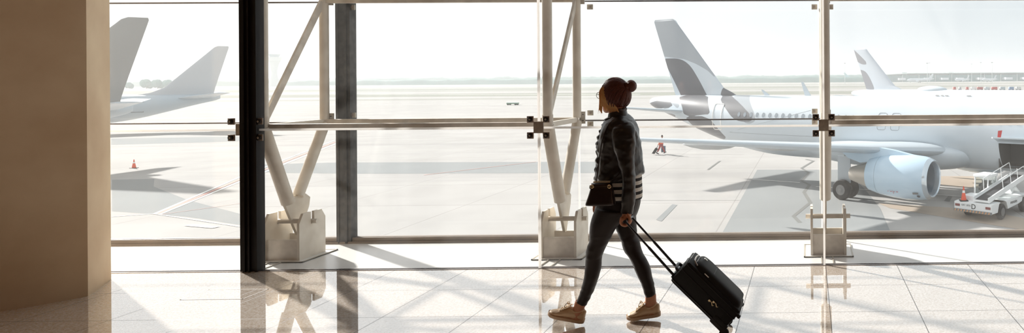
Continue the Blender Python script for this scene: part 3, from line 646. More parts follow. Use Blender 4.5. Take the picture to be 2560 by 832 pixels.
# grey tails on the left
M['tail_d'] = mat('mid_grey_tail_paint', lin(160, 158, 155), .4, coat=.2); M['tail_l'] = mat('light_grey_tail_paint', lin(205, 205, 206), .4, coat=.2)
T3 = onY(332, 285, 58.0); T3.z = GZ; airliner('airliner with tall dark grey tail fin, half hidden by the concrete column', B737, T3, radians(222), 1.0, 1, (M['plane_g'], M['tail_d'], M['plane']))
T4 = onY(551, 262, 104.0); T4.z = GZ; p4, f4, n4 = airliner('airliner with pale grey tail fin, between the column and the black post', B737, T4, radians(222), 1.0, 1, (M['plane_g'], M['tail_l'], M['plane']))
q = MB(); 
for a_, b_ in (((8.2, 2.9), (9.4, 2.9)), ((9.4, 2.9), (9.4, 4.4)), ((9.4, 4.4), (8.2, 4.4)), ((8.2, 4.4), (8.2, 2.9))):
    f_ = lambda s, z: (s, cr(B737['st'], s)[2]*sqrt(max(0, 1-((z-(cr(B737['st'], s)[0]+cr(B737['st'], s)[1])/2)/((cr(B737['st'], s)[0]-cr(B737['st'], s)[1])/2))**2))+.01, z)
    q.tube([f_(*a_), f_(*b_)], .04, 5)
q.obj('door_outline', M['hub'], p4)
# far airliners by the terminal
def far(px, py, hd, label, k=1, P=A320, fm='plane'):
    g = onZ(px, py, GZ); return airliner(label, P, (g.x, g.y, GZ), radians(hd), k, .5, (M['plane'], M[fm], M['plane']))
M['teal_tail'] = mat('teal_tail_paint', lin(120, 170, 180), .4)
far(2335, 206.5, 186, 'small distant white airliner, side on, in front of the terminal', 1.25)
far(2108, 204.5, -8, 'distant white airliner with teal tail at the left end of the terminal', 2.0, A320, 'teal_tail')
far(2424, 204.5, 215, 'distant white airliner by the terminal, left one of the two small white tails', 1.1)
far(2492, 204.5, 215, 'distant white airliner by the terminal, right one of the two small white tails', 1.1)
# ------------------------------------------------------------------ things on the apron
M['cone'] = mat('orange_cone', lin(232, 92, 62), .5); M['cone_w'] = mat('white_cone_band', lin(240, 235, 230), .5); M['rubber'] = mat('black_rubber', lin(40, 40, 42), .7)
def cone(label, loc, h):
    t = thing('traffic_cone', label, 'traffic cone', loc)
    MB().box((0, 0, .02*h/.7), (h*.55, h*.55, .04*h/.7), bev=.01).obj('base', M['rubber'], t)
    MB().lathe([(.03*h, h*.2), (h*.3, h*.145)], (0, 0, 0), (0, 0, 1), 24).obj('cone_body', M['cone'], t)
    MB().lathe([(h*.3, h*.146), (h*.3, h*.148), (h*.55, h*.104), (h*.55, h*.10), ], (0, 0, 0), (0, 0, 1), 24).obj('lower_part', M['cone'], t)
    MB().lathe([(h*.55, h*.10), (h*.72, h*.072)], (0, 0, 0), (0, 0, 1), 24).obj('white_band', M['cone_w'], t)
    MB().lathe([(h*.72, h*.072), (h*.98, h*.032), (h, h*.015)], (0, 0, 0), (0, 0, 1), 24).obj('tip', M['cone'], t)
    return t
g = onZ(335, 420, GZ); cone('orange traffic cone standing alone on the apron left of the black post', (g.x, g.y, GZ), .72)
# belt loader
M['lw'] = mat('loader_white', lin(236, 238, 238), .4); M['lglass'] = glass_mat('cab_glass', .03, (.85, .9, .9)); M['belt'] = mat('loader_belt', lin(40, 42, 48), .8)
M['ltrim'] = mat('grey_trim', lin(120, 124, 126), .5); M['lred'] = mat('tail_light_red', lin(130, 70, 66), .4); M['amber'] = mat('amber_stripe', lin(196, 150, 110), .5)
lg = V((7.95, 32.95, GZ)); ld = thing('belt_loader', 'white baggage belt loader truck at the open cargo hold, right edge', 'vehicle', (lg.x, lg.y, GZ), radians(48))
ch = MB(); ch.prism([(x, -1.0, z) for x, z in ((0, .42), (0, .86), (.35, .88), (2.9, .88), (3.0, .88), (4.3, .88), (4.3, .7), (4.15, .62), (4.0, .9), (3.5, .9), (3.35, .62), (3.0, .55), (1.75, .45), (1.6, .8), (1.45, .88), (.95, .88), (.8, .8), (.65, .42))], (0, 2.0, 0)); ch = ch.obj('chassis', M['lw'], ld, smooth=False)
MB().bb((-.05, -1.02, .40), (.02, 1.02, .52)).obj('bumper', M['ltrim'], ch, smooth=False)
for i in range(12): MB().add([(-.056, .98-i*.165, .41), (-.056, .90-i*.165, .41), (-.056, .86-i*.165, .51), (-.056, .94-i*.165, .51), (-.05, .98-i*.165, .41), (-.05, .90-i*.165, .41), (-.05, .86-i*.165, .51), (-.05, .94-i*.165, .51)], [(0, 1, 2, 3), (0, 3, 7, 4), (1, 5, 6, 2), (3, 2, 6, 7), (0, 4, 5, 1)]).obj('warning_stripe', M['amber'], ch, smooth=False)
for y in (-.82, .82): MB().box((-.012, y, .70), (.02, .26, .12), bev=.01).obj('light_cluster', M['lred'], ch)
vs, fs = text_mesh('D', .34, .004); Rt = Matrix(((0, 0, -1), (-1, 0, 0), (0, 1, 0))); MB().add([Rt @ v+V((-.008, -.05, .68)) for v in vs], fs).obj('letter_mark', M['rubber'], ch, smooth=False)
vs, fs = text_mesh('GRT 3076', .12, .004); MB().add([Rt @ v+V((-.008, .36, .72)) for v in vs], fs).obj('fleet_number', M['ltrim'], ch, smooth=False)
vs, fs = text_mesh('menzies', .24, .004); Rs = Matrix(((1, 0, 0), (0, 0, -1), (0, 1, 0))); MB().add([Rs @ v+V((2.4, -1.006, .72)) for v in vs], fs).obj('side_lettering', M['rubber'], ch, smooth=False)
for x in (1.2, 3.75):
    for y in (-.88, .88):
        w = MB().lathe([(-.12, .2), (-.13, .32), (-.08, .38), (.08, .38), (.13, .32), (.12, .2)], (x, y, .38), (0, 1, 0), 28).obj('wheel', M['tyre'], ld); MB().lathe([(-.13, .2), (-.1, .1), (.1, .1), (.13, .2)], (x, y, .38), (0, 1, 0), 20).obj('hub', M['hub'], w)
# conveyor
a0, a1 = V((.15, -.38, .98)), V((4.4, -.38, 1.74)); dd = (a1-a0).normalized(); nn = V((-dd.z, 0, dd.x))
cv = MB().bar(a0, a1, .72, .10, nn).obj('conveyor_frame', M['lw'], ld, smooth=False)
MB().bar(a0+nn*.055+dd*.02, a1+nn*.055-dd*.02, .64, .012, nn).obj('belt', M['belt'], cv, smooth=False)
for s in (-1, 1):
    o_ = V((0, s*.40, 0)); r_ = MB().bar(a0+o_+nn*.06, a1+o_+nn*.06, .07, .24, nn).obj('side_rail', M['lw'], cv, smooth=False)
    h_ = MB()
    P_ = [a0+o_+dd*1.1+nn*.18, a0+o_+dd*1.15+nn*.75, a0+o_+dd*4.1+nn*.75, a0+o_+dd*4.25+nn*.18]
    if s < 0: P_ = [a0+o_+dd*1.6+nn*.18, a0+o_+dd*1.6+nn*.62, a0+o_+dd*4.1+nn*.62, a0+o_+dd*4.25+nn*.18]
    h_.tube(P_, .022, 8)
    for q in ((2.1, 3.1) if s > 0 else (2.5, 3.3)): h_.tube([a0+o_+dd*q+nn*.18, a0+o_+dd*q+nn*.72], .018, 8)
    h_.obj('handrail', M['lw'], cv)
l_ = MB(); l_.bar((2.9, -.38, .98), a0+dd*3.8, .5, .07); l_.bar((3.9, -.38, .98), a0+dd*3.0, .5, .07); l_.obj('lift_strut', M['lw'], ld, smooth=False)
# cab
cb = MB(); x0, x1, y0, y1, z0, z1 = 1.7, 2.7, .08, .80, .88, 1.9
for x, y in ((x0, y0), (x1, y0), (x0, y1), (x1, y1)): cb.tube([(x+(.12 if x == x0 else 0)*0, y, z0), (x+(.08 if x == x0 else -.03), y, z1)], .04, 8)
cb.bb((x0, y0, z0), (x1, y1, z0+.14), bev=.02); cb = cb.obj('cab_frame', M['lw'], ld)
MB().box(((x0+x1)/2+.02, (y0+y1)/2, z1+.05), (x1-x0+.12, y1-y0+.12, .16), bev=.05).obj('cab_roof', M['lw'], cb)
gl_ = MB(); gl_.bb((x0+.05, y0+.04, z0+.14), (x0+.06, y1-.04, z1-.02)); gl_.bb((x0+.08, y0, z0+.14), (x1-.06, y0+.01, z1-.02)); gl_.obj('cab_window', M['lglass'], cb, smooth=False)
s_ = MB(); s_.box((2.3, .55, 1.2), (.4, .5, .12), bev=.03); s_.box((2.5, .55, 1.42), (.1, .48, .42), bev=.03); s_.obj('driver_seat', M['rubber'], cb)
s_ = MB(); s_.tube([(1.85, .55, 1.1), (2.0, .55, 1.45)], .025, 8); s_.lathe([(0, .17), (.02, .17), (.02, .14), (0, .14)], (2.0, .55, 1.45), (-.5, 0, .8), 20); s_.obj('steering_wheel', M['rubber'], cb)
e_ = MB(); e_.bb((.55, .12, .86), (1.5, .90, 1.1), bev=.03); e_.obj('engine_cover', M['lw'], ld)
cl_ = ld.matrix_world; off = Matrix.LocRotScale(ld.location, ld.rotation_euler, None)
p_ = off @ V((.25, .62, .874)); cone('orange traffic cone with white band on the front deck of the belt loader', tuple(p_), .72)
# green and other small units far out
def unit(px, py, d, col, label, name, cat, group=None, wheels=True):
    g = onZ(px, py, GZ); t = thing(name, label, cat, (g.x, g.y, GZ), 0, group); M_ = mat(name+'_paint', col, .5)
    MB().box((0, 0, d[2]/2+.35), d, bev=.06).obj('body', M_, t); r_ = MB().box((0, 0, d[2]+.38), (d[0]*.98, d[1]*.98, .08)).obj('roof', M['lw'], t)
    for sx in (-1, 1):
        for sy in (-1, 1): MB().lathe([(-.12, .1), (-.12, .35), (.12, .35), (.12, .1)], (sx*d[0]*.36, sy*d[1]*.42, .35), (0, 1, 0), 14).obj('wheel', M['tyre'], t)
unit(1282, 262.5, (3.0, 1.6, .35), lin(90, 130, 100), 'small flat green trailer far out on the apron, left of the woman', 'green_trailer', 'trailer')
cols = [(2386, 7, (200, 120, 115), 'first'), (2400, 5, (190, 190, 195), ''), (2418, 6, (198, 118, 115), ''), (2434, 13, (240, 240, 240), ''), (2450, 14, (196, 130, 128), ''), (2468, 12, (205, 215, 220), ''), (2486, 14, (200, 110, 105), ''), (2506, 13, (190, 200, 205), ''), (2528, 12, (140, 160, 190), ''), (2546, 12, (215, 215, 215), '')]
nm = ['small red baggage container, leftmost of the row beyond the airliners', 'small grey baggage container, second from the left of the distant row', 'red baggage container left of the tall white one in the distant row', 'white baggage container, largest of the distant row', 'dull red baggage container right of the white one in the distant row',
      'pale blue baggage container, middle of the distant row', 'bright red baggage container in the distant row', 'grey blue baggage container next to the bright red one', 'dark blue baggage container, second from the right edge', 'light grey baggage container at the right edge of the distant row']
for (px, w_, c_, _), l_ in zip(cols, nm): unit(px, 225.5, (w_*.22, 1.8, 1.6), lin(*c_), l_, 'baggage_container', 'container', 'baggage containers beyond the airliners')
# ------------------------------------------------------------------ horizon
M['leaf'] = mat('distant_foliage', lin(32, 104, 96), .9, var=(.05, .3, 4)); M['trunk'] = mat('bark', lin(90, 75, 60), .9)
def ridge(Y, x0, x1, h0, h1, step, label, seed):
    rs = []; x = x0; i = 0
    while x < x1:
        h = h0+(h1-h0)*(.5+.5*noise.noise(V((x*.02, seed, 0))))+(h1-h0)*.35*noise.noise(V((x*.11, seed, 5)))
        rs.append([V((x, Y, GZ)), V((x, Y+6, GZ+h*.75)), V((x, Y+18, GZ+h)), V((x, Y+34, GZ+h*.8)), V((x, Y+40, GZ))]); x += step; i += 1
    o = MB().rings(rs).obj('tree_belt', M['leaf'], ang=80); tag(o, label, 'trees', None, 'stuff'); return o
ridge(1500, -1900, 150, 9, 15, 5, 'long low belt of distant green trees along the horizon', 1.3)
ridge(1950, -2400, 900, 15, 23, 7, 'hazy belt of taller trees beyond the airfield and terminal', 7.1)
def tree(px, Y, h, label):
    p = onY(px, 205, Y); t = thing('tree', label, 'tree', (p.x, Y, GZ), 0, 'distant trees left of the grey tail'); c = MB()
    for i in range(7):
        a = i*2.4; c.ball((h*.28*cos(a)*(i > 0), h*.28*sin(a)*(i > 0), h*.50+h*.12*sin(i*1.7)), (h*.26, h*.26, h*.38), 10)
    c.obj('crown', M['leaf'], t); MB().tube([(0, 0, 0), (0, 0, h*.5)], h*.03, 8).obj('trunk', M['trunk'], t)
for px, h_, l_ in ((322, 9, 'low tree at the edge of the dark grey tail fin'), (366, 13, 'round distant tree, tallest of the three between the grey tails'), (394, 12.5, 'round distant tree in the middle between the grey tails'), (421, 12, 'round distant tree nearest the pale grey tail'), (444, 8, 'small bush right beside the pale grey tail')): tree(px, 900, h_, l_)
# control tower
M['twr'] = mat('tower_concrete', lin(200, 205, 208), .7); M['twr_g'] = mat('tower_glass', lin(120, 145, 155), .2)
Yt = 1250; p = onY(686, 205, Yt); mpp = Yt/F; zt = onY(686, 131, Yt).z; zb = GZ
tw = thing('control_tower', 'pale control tower rising on the horizon behind the white diagonal tube', 'tower', (p.x, Yt, GZ)); H = zt-zb
MB().lathe([(0, 11*mpp*1.2), (H*.12, 10*mpp), (H*.3, 6.5*mpp), (H*.45, 6*mpp), (H*.6, 8*mpp), (H*.72, 11*mpp), (H*.75, 13.5*mpp), (H*.80, 14*mpp)], (0, 0, 0), (0, 0, 1), 28).obj('shaft', M['twr'], tw)
MB().lathe([(H*.80, 15*mpp), (H*.86, 15.5*mpp), (H*.865, 12*mpp)], (0, 0, 0), (0, 0, 1), 28).obj('gallery', M['twr'], tw)
MB().lathe([(H*.865, 9*mpp), (H*.94, 12*mpp)], (0, 0, 0), (0, 0, 1), 28).obj('glass_cab', M['twr_g'], tw)
MB().lathe([(H*.94, 13*mpp), (H*.96, 12.5*mpp), (H*.975, 8*mpp), (H*.98, 2*mpp)], (0, 0, 0), (0, 0, 1), 28).obj('cab_roof', M['twr'], tw); MB().tube([(0, 0, H*.97), (0, 0, H)], 1*mpp, 8).obj('mast', M['twr'], tw)
# terminal
M['tglass'] = mat('terminal_glass', lin(30, 118, 124), .3, var=(.03, .25, 3)); M['troof'] = mat('terminal_roof', lin(215, 225, 222), .5)
Yt = 1450; xa, xb = onY(2198, 200, Yt).x, onY(2700, 200, Yt).x; ht = onY(2400, 181, Yt).z-GZ
te = thing('terminal_building', 'long low terminal with green glass front and curved pale roof on the horizon', 'building', (xa, Yt, GZ)); Lt = xb-xa
MB().bb((4, 0, 0), (Lt, 60, ht*.72)).obj('glass_front', M['tglass'], te, smooth=False)
rs = []
for i in range(21):
    x = Lt*(i/20)**1.6; hh = ht*(.74+.26*min(1, sqrt(max(0, x)/70))); rs.append([V((x, -8, ht*.70 if x < 5 else hh-1.6)), V((x, -8, hh-.2)), V((x, 30, hh+1)), V((x, 70, hh-1)), V((x, 70, ht*.6))])
MB().rings(rs).obj('curved_roof', M['troof'], te)
for i in range(12):
    x = 14+i*Lt/12.3; MB().bb((x, -3, 0), (x+1.0, -1, ht*.8)).obj('pier', M['troof'] if i % 3 else M['twr'], te, smooth=False)
for i, x in enumerate((38, 92, 128, 160, 205, 262, 300)): MB().bb((x*1.0, -34, 4), (x+14, -6, 8.5)).obj('boarding_bridge', M['plane'], te, smooth=False)
for x in (50, 150, 330): MB().bb((x, 5, 0), (x+11, 14, ht*1.04)).obj('stair_tower', M['tglass'], te, smooth=False)
def light_mast(px, py, Y, label):
    p = onY(px, py, Y); t = thing('light_mast', label, 'light mast', (p.x, Y, GZ), 0, 'tall apron light masts'); h = p.z-GZ
    MB().tube([(0, 0, 0), (0, 0, h)], [.40, .22], 8).obj('pole', M['twr'], t); MB().box((0, 0, h), (2.8, 1.0, .7)).obj('lamp_head', M['ltrim'], t, smooth=False)
for px, py, Y, l_ in ((2112, 158, 1000, 'light mast just right of the right truss'), (2318, 158, 900, 'left mast of the close pair over the terminal'), (2324, 157, 1200, 'right mast of the close pair over the terminal'), (2429, 160, 1300, 'faint light mast between the close pair and the right-hand ones'), (2452, 156, 1150, 'light mast, second from the right over the terminal'), (2480, 156, 1000, 'light mast, rightmost over the terminal'), (2190, 178, 1200, 'short light mast beside the second airliner tail')): light_mast(px, py, Y, l_)
# ------------------------------------------------------------------ atmospheric haze over the airfield
hz = MB().bb((-3400, 42, GZ+.3), (2900, 4300, 60)); Mt = bpy.data.materials.new('airfield_haze'); Mt.use_nodes = True; nt = Mt.node_tree; nt.nodes.remove(nt.nodes['Principled BSDF'])
vsn = nt.nodes.new('ShaderNodeVolumeScatter'); vsn.inputs['Density'].default_value = HAZE; vsn.inputs['Color'].default_value = (.97, 1, 1, 1); vsn.inputs['Anisotropy'].default_value = .2
nt.links.new(vsn.outputs[0], nt.nodes['Material Output'].inputs['Volume']); tag(hz.obj('haze', Mt, smooth=False), 'pale haze lying over the distant airfield', 'haze', None, 'stuff')
# ------------------------------------------------------------------ figures
def fuse(mbs, voxel, it=3, disp=None):
    """join closed pieces into one continuous surface"""
    me = bpy.data.meshes.new('f'); b = MB()
    for q in mbs: b.add(q.v, q.f)
    me.from_pydata([tuple(p) for p in b.v], [], b.f); bm = bmesh.new(); bm.from_mesh(me); bmesh.ops.recalc_face_normals(bm, faces=bm.faces[:]); bm.to_mesh(me); bm.free()
    o = bpy.data.objects.new('f', me); COL.objects.link(o)
    r = o.modifiers.new('r', 'REMESH'); r.mode = 'VOXEL'; r.voxel_size = voxel; r.use_smooth_shade = True
    s = o.modifiers.new('s', 'SMOOTH'); s.factor = .5; s.iterations = it
    m2 = bpy.data.meshes.new_from_object(o.evaluated_get(bpy.context.evaluated_depsgraph_get()))
    if disp:
        nr = [v.normal.copy() for v in m2.vertices]
        for v, n_ in zip(m2.vertices, nr): v.co += n_*disp(v.co)
    out = MB(); out.add([v.co.copy() for v in m2.vertices], [tuple(p.vertices) for p in m2.polygons])
    bpy.data.objects.remove(o); bpy.data.meshes.remove(me); bpy.data.meshes.remove(m2); return out
def sec(f, b_, Y, dep, n=28, e=1.0, yaw=0):
    """ring through a front and a back outline point of the photographed silhouette, with its depth in metres"""
    P = onY(*f, Y); Q = onY(*b_, Y); c = (P+Q)/2; a = (P-Q)/2; r = []
    for k in range(n):
        t = 2*pi*k/n; ct, st = cos(t), sin(t); ct = abs(ct)**e*(1 if ct > 0 else -1); st = abs(st)**e*(1 if st > 0 else -1); r.append(c+a*ct+V((0, dep, 0))*st)
    return r
def limb(L, sub=3, shrink=1.0, e=1.0):
    """L: (front, back, Y, depth) outline stations, splined"""
    n = len(L); T = [[s[0][0], s[0][1], s[1][0], s[1][1], s[2], s[3]] for s in L]; R = []
    for i in range(n-1):
        p0, p1, p2, p3 = T[max(i-1, 0)], T[i], T[i+1], T[min(i+2, n-1)]
        for j in range(sub if i < n-2 else sub+1):
            t = j/sub; q = [.5*((2*b)+(-a+c)*t+(2*a-5*b+4*c-d)*t*t+(-a+3*b-3*c+d)*t**3) for a, b, c, d in zip(p0, p1, p2, p3)]
            fx, fy, bx, by = q[:4]; mx_, my_ = (fx+bx)/2, (fy+by)/2
            fx, fy, bx, by = mx_+(fx-mx_)*shrink, my_+(fy-my_)*shrink, mx_+(bx-mx_)*shrink, my_+(by-my_)*shrink
            R.append(sec((fx, fy), (bx, by), q[4], q[5]*shrink, e=e))
    return MB().rings(R)
def chain(pts, rad, n=12):
    b = MB().tube(pts, rad, n)
    b.ball(pts[0], rad[0] if isinstance(rad, list) else rad, 8); b.ball(pts[-1], rad[-1] if isinstance(rad, list) else rad, 8); return b
def curve(P, n=6):
    P = [V(p) for p in P]; out = []
    for i in range(len(P)-1):
        p0, p1, p2, p3 = P[max(i-1, 0)], P[i], P[i+1], P[min(i+2, len(P)-1)]
        for j in range(n): t = j/n; out.append(.5*((2*p1)+(p2-p0)*t+(2*p0-5*p1+4*p2-p3)*t*t+(3*p1-p0-3*p2+p3)*t**3))
    out.append(P[-1]); return out
def skin_mat(name, col):
    Mt = mat(name, col, .5, var=(30, .08, 3)); b = Mt.node_tree.nodes['Principled BSDF']; b.inputs['Subsurface Weight'].default_value = .15; b.inputs['Subsurface Radius'].default_value = (.02, .008, .004); return Mt
M['skin'] = skin_mat('skin', lin(206, 142, 108))
M['leather'] = mat('black_leather', lin(40, 34, 31), .32, spec=.5, bump=(14, .12, .004), var=(6, .2, 4))
M['legging'] = mat('dark_leggings', lin(36, 27, 25), .5, spec=.3, sheen=.05)
M['hair'] = mat('dark_brown_hair', lin(104, 52, 40), .38, spec=.4, var=(60, .35, 4))
M['blond'] = mat('blond_hair', lin(255, 224, 166), .45, spec=.4, var=(70, .25, 4, lin(246, 190, 124)))
_n = M['blond'].node_tree; _t = _n.nodes.new('ShaderNodeBsdfTranslucent'); _t.inputs[0].default_value = (*lin(255, 226, 170), 1); _m = _n.nodes.new('ShaderNodeMixShader'); _m.inputs[0].default_value = .5
_n.links.new(_n.nodes['Principled BSDF'].outputs[0], _m.inputs[1]); _n.links.new(_t.outputs[0], _m.inputs[2]); _n.links.new(_m.outputs[0], _n.nodes['Material Output'].inputs[0])
M['lip_s'] = mat('lips', lin(170, 80, 72), .5); M['eye_w'] = mat('eye_white', lin(235, 230, 225), .3); M['eye_d'] = mat('iris', lin(50, 35, 28), .2)
M['frame'] = mat('spectacle_frame', lin(30, 26, 28), .3); M['lens'] = glass_mat('spectacle_lens', .01)
M['scarf'] = mat('collar_lining', lin(90, 84, 84), .6)
M['shoe'] = mat('gold_beige_shoe_leather', lin(226, 194, 158), .42, metal=.08, bump=(60, .2, .002)); M['sole'] = mat('beige_rubber_sole', lin(216, 186, 156), .6); M['lace'] = mat('shoe_lace', lin(216, 190, 150), .6)
Mt = bpy.data.materials.new('striped_jersey'); Mt.use_nodes = True; nt = Mt.node_tree; n = nt.nodes; L = nt.links.new
tc = n.new('ShaderNodeTexCoord'); sx = n.new('ShaderNodeSeparateXYZ'); L(tc.outputs['Object'], sx.inputs[0]); a = n.new('ShaderNodeMath'); a.operation = 'SUBTRACT'; L(sx.outputs[2], a.inputs[0]); a.inputs[1].default_value = onY(1595, 446, 4.53).z
p = n.new('ShaderNodeMath'); p.operation = 'PINGPONG'; L(a.outputs[0], p.inputs[0]); p.inputs[1].default_value = .0219; l = n.new('ShaderNodeMath'); l.operation = 'LESS_THAN'; L(p.outputs[0], l.inputs[0]); l.inputs[1].default_value = .0098
x = n.new('ShaderNodeMix'); x.data_type = 'RGBA'; L(l.outputs[0], x.inputs['Factor']); x.inputs['A'].default_value = (*lin(232, 228, 222), 1); x.inputs['B'].default_value = (*lin(26, 24, 26), 1); L(x.outputs['Result'], n['Principled BSDF'].inputs['Base Color']); n['Principled BSDF'].inputs['Roughness'].default_value = .8
M['stripe'] = Mt

YW = 4.53
NL = [((1490, 518), (1578, 528), 4.455, .088), ((1480, 545), (1553, 556), 4.455, .083), ((1475, 568), (1539, 572), 4.455, .079), ((1474, 600), (1523, 602), 4.46, .071), ((1467, 622), (1511, 624), 4.46, .066), ((1465, 642), (1504, 645), 4.46, .061), ((1464, 662), (1503, 666), 4.465, .058), ((1461, 690), (1496, 694), 4.465, .056), ((1455, 716), (1486, 722), 4.47, .050), ((1448, 738), (1475, 746), 4.47, .041), ((1441, 753), (1465, 764), 4.47, .037)]
FL_ = [((1515, 520), (1590, 520), 4.60, .088), ((1533, 552), (1590, 556), 4.60, .083), ((1546, 584), (1593, 590), 4.595, .075), ((1554, 602), (1597, 600), 4.59, .069), ((1558, 621), (1601, 616), 4.59, .064), ((1567, 634), (1607, 634), 4.585, .061), ((1576, 647), (1617, 650), 4.583, .059), ((1585, 667), (1626, 670), 4.58, .057), ((1593, 687), (1630, 692), 4.575, .053), ((1604, 710), (1635, 708), 4.57, .045), ((1614, 743), (1639, 736), 4.565, .037)]
HIP = [((1507, 468), (1597, 468), YW, .118), ((1500, 485), (1600, 488), YW, .135), ((1492, 508), (1600, 506), YW, .148), ((1488, 530), (1594, 530), YW, .150), ((1492, 545), (1585, 548), YW, .13)]
TOR = [((1527, 289), (1561, 283), YW, .062), ((1519, 298), (1574, 292), YW, .105), ((1511, 310), (1585, 307), YW, .152), ((1504, 324), (1592, 323), YW, .170), ((1498, 345), (1597, 345), YW, .163), ((1495, 370), (1600, 370), YW, .152), ((1495, 400), (1603, 398), YW, .146), ((1492, 432), (1606, 416), YW, .148), ((1490, 458), (1607, 430), YW, .150)]
SLN = [((1543, 312), (1577, 306), 4.42, .045), ((1534, 322), (1584, 320), 4.385, .056), ((1533, 345), (1586, 346), 4.37, .056), ((1537, 370), (1585, 372), 4.365, .053), ((1544, 391), (1583, 398), 4.36, .049), ((1550, 415), (1584, 418), 4.358, .048), ((1554, 433), (1585, 436), 4.356, .047), ((1557, 460), (1586, 461), 4.354, .043), ((1558, 486), (1586, 489), 4.352, .041), ((1556, 510), (1583, 512), 4.35, .038), ((1553, 531), (1581, 534), 4.35, .034)]
SLF = [((1522, 318), (1568, 316), 4.64, .045), ((1514, 345), (1560, 348), 4.70, .053), ((1508, 385), (1548, 392), 4.72, .048), ((1502, 425), (1536, 436), 4.72, .045), ((1495, 460), (1526, 468), 4.70, .04), ((1485, 494), (1508, 500), 4.68, .033)]
w = thing('person', 'woman in black leather jacket and dark leggings walking left with a suitcase', 'person', onZ(1500, 803, 0).to_tuple())
W0 = V(w.location)
def wadd(mb, name, m_, parent=None, **k):
    mb.v = [p-W0 for p in mb.v]; return mb.obj(name, m_, parent or w, **k)
# head, in its own frame: x forward, y to her left, z up; she looks ahead and out through the glass
HC = onY(1536, 240, YW); ha = radians(180-27); HR = Matrix.Rotation(ha, 3, 'Z') @ Matrix.Rotation(radians(4), 3, 'Y')
def hp(x, y, z): return HC + HR @ V((x, y, z))
def head_rings(grow=0, n=32):
    #     z, front, back, half width
    T = [(-.108, .072, -.030, .030), (-.100, .084, .004, .044), (-.085, .088, .020, .054), (-.065, .086, .045, .060), (-.040, .086, .075, .066), (-.012, .083, .090, .071), (.015, .088, .098, .075), (.045, .088, .098, .076), (.070, .078, .088, .070), (.090, .055, .066, .056), (.102, .022, .036, .034), (.106, .004, .010, .010)]
    R = []
    for z, f, b, h in T:
        c = (f-b)/2; a = (f+b)/2; R.append([hp(c+(a+grow)*cos(2*pi*k/n), (h+grow)*sin(2*pi*k/n), z+grow*(1 if z > .05 else 0)) for k in range(n)])
    return MB().rings(R)
nose = MB().rings([[hp(*q) for q in R] for R in ([(.082, .006, .022), (.082, -.006, .022), (.094, -.004, .022), (.094, .004, .022)], [(.082, .010, .0), (.082, -.010, .0), (.103, -.006, -.002), (.103, .006, -.002)], [(.08, .015, -.020), (.08, -.015, -.020), (.112, -.008, -.018), (.112, .008, -.018)], [(.08, .013, -.028), (.08, -.013, -.028), (.103, -.007, -.028), (.103, .007, -.028)])])
lipsm = MB().ball(hp(.086, 0, -.050), (.010, .020, .006), 12, HR); chin = MB().ball(hp(.078, 0, -.090), (.016, .022, .016), 12, HR)
brow = MB().ball(hp(.076, 0, .030), (.016, .050, .010), 12, HR)
ears = [MB().ball(hp(.0, s*.076, -.008), (.016, .007, .030), 12, HR) for s in (-1, 1)]
neck = limb([((1520, 262), (1562, 262), YW, .052), ((1522, 280), (1562, 276), YW, .050), ((1524, 296), (1566, 290), YW, .054), ((1516, 310), (1580, 306), YW, .09)])
hand = []
GY = 4.343; gc = onY(1567, 551, GY)        # grip of the suitcase handle, running away from the camera
hand.append(limb([((1557, 524), (1577, 526), 4.35, .019), ((1556, 534), (1578, 535), 4.35, .024), ((1554, 542), (1577, 543), 4.347, .034), ((1554, 549), (1570, 550), GY, .038)]))
for i, (dy, rr, ln) in enumerate(((-.030, .0082, .92), (-.010, .0088, 1.0), (.010, .0086, .97), (.029, .0076, .85))):
    r_ = .0235; pts = []
    for an in (150, 178, 205, 240, 275, 310): pts.append(gc+V((r_*cos(radians(an))*(1.12 if an < 200 else 1), dy, r_*sin(radians(180+180-an))*-1*ln if False else -r_*sin(radians(an-180))*1.0 if an > 180 else r_*.8)))
    pts = [gc+V((-.026, dy, .022)), gc+V((-.030, dy, .002)), gc+V((-.026, dy, -.018)), gc+V((-.006, dy, -.027*ln-.002)), gc+V((.014, dy, -.022)), gc+V((.021, dy, -.006))]
    hand.append(chain(curve(pts, 3), [rr*1.08]*6+[rr]*5+[rr*.9]*5, 10))
hand.append(chain(curve([gc+V((.014, -.030, .040)), gc+V((.027, -.036, .022)), gc+V((.026, -.034, .002)), gc+V((.016, -.028, -.018))], 3), [.0115, .0112, .011, .0108, .0105, .010, .0098, .0095, .009, .0085], 10))
# far hand, its fingers hanging just below the bag
fh = onY(1492, 503, 4.67); hand.append(limb([((1484, 490), (1500, 493), 4.675, .022), ((1482, 502), (1499, 506), 4.67, .030), ((1481, 512), (1496, 516), 4.67, .036)]))
for dy, ln in ((-.030, .05), (-.010, .058), (.010, .054), (.029, .044)):
    b0 = onY(1489, 512, 4.67)+V((0, dy, 0)); hand.append(chain(curve([b0, b0+V((-.004, 0, -ln*.4)), b0+V((-.002, 0, -ln*.75)), b0+V((.005, 0, -ln))], 3), .0078, 10))
b0 = onY(1495, 503, 4.64); hand.append(chain([b0, b0+V((.014, -.012, -.02)), b0+V((.013, -.014, -.045))], .0092, 10))
feet = [limb([((1439, 748), (1465, 762), 4.47, .033), ((1434, 768), (1459, 775), 4.47, .031), ((1430, 782), (1458, 790), 4.47, .031), ((1424, 792), (1458, 803), 4.47, .030)]), limb([((1428, 780), (1440, 800), 4.47, .030), ((1408, 784), (1412, 799), 4.47, .034), ((1385, 783), (1386, 792), 4.47, .03)]),
        limb([((1613, 740), (1640, 734), 4.565, .033), ((1613, 756), (1641, 754), 4.565, .031), ((1612, 770), (1646, 772), 4.565, .031), ((1610, 786), (1646, 783), 4.565, .030)]), limb([((1622, 775), (1624, 790), 4.565, .030), ((1603, 780), (1603, 794), 4.56, .034), ((1582, 787), (1582, 794), 4.56, .03)])]
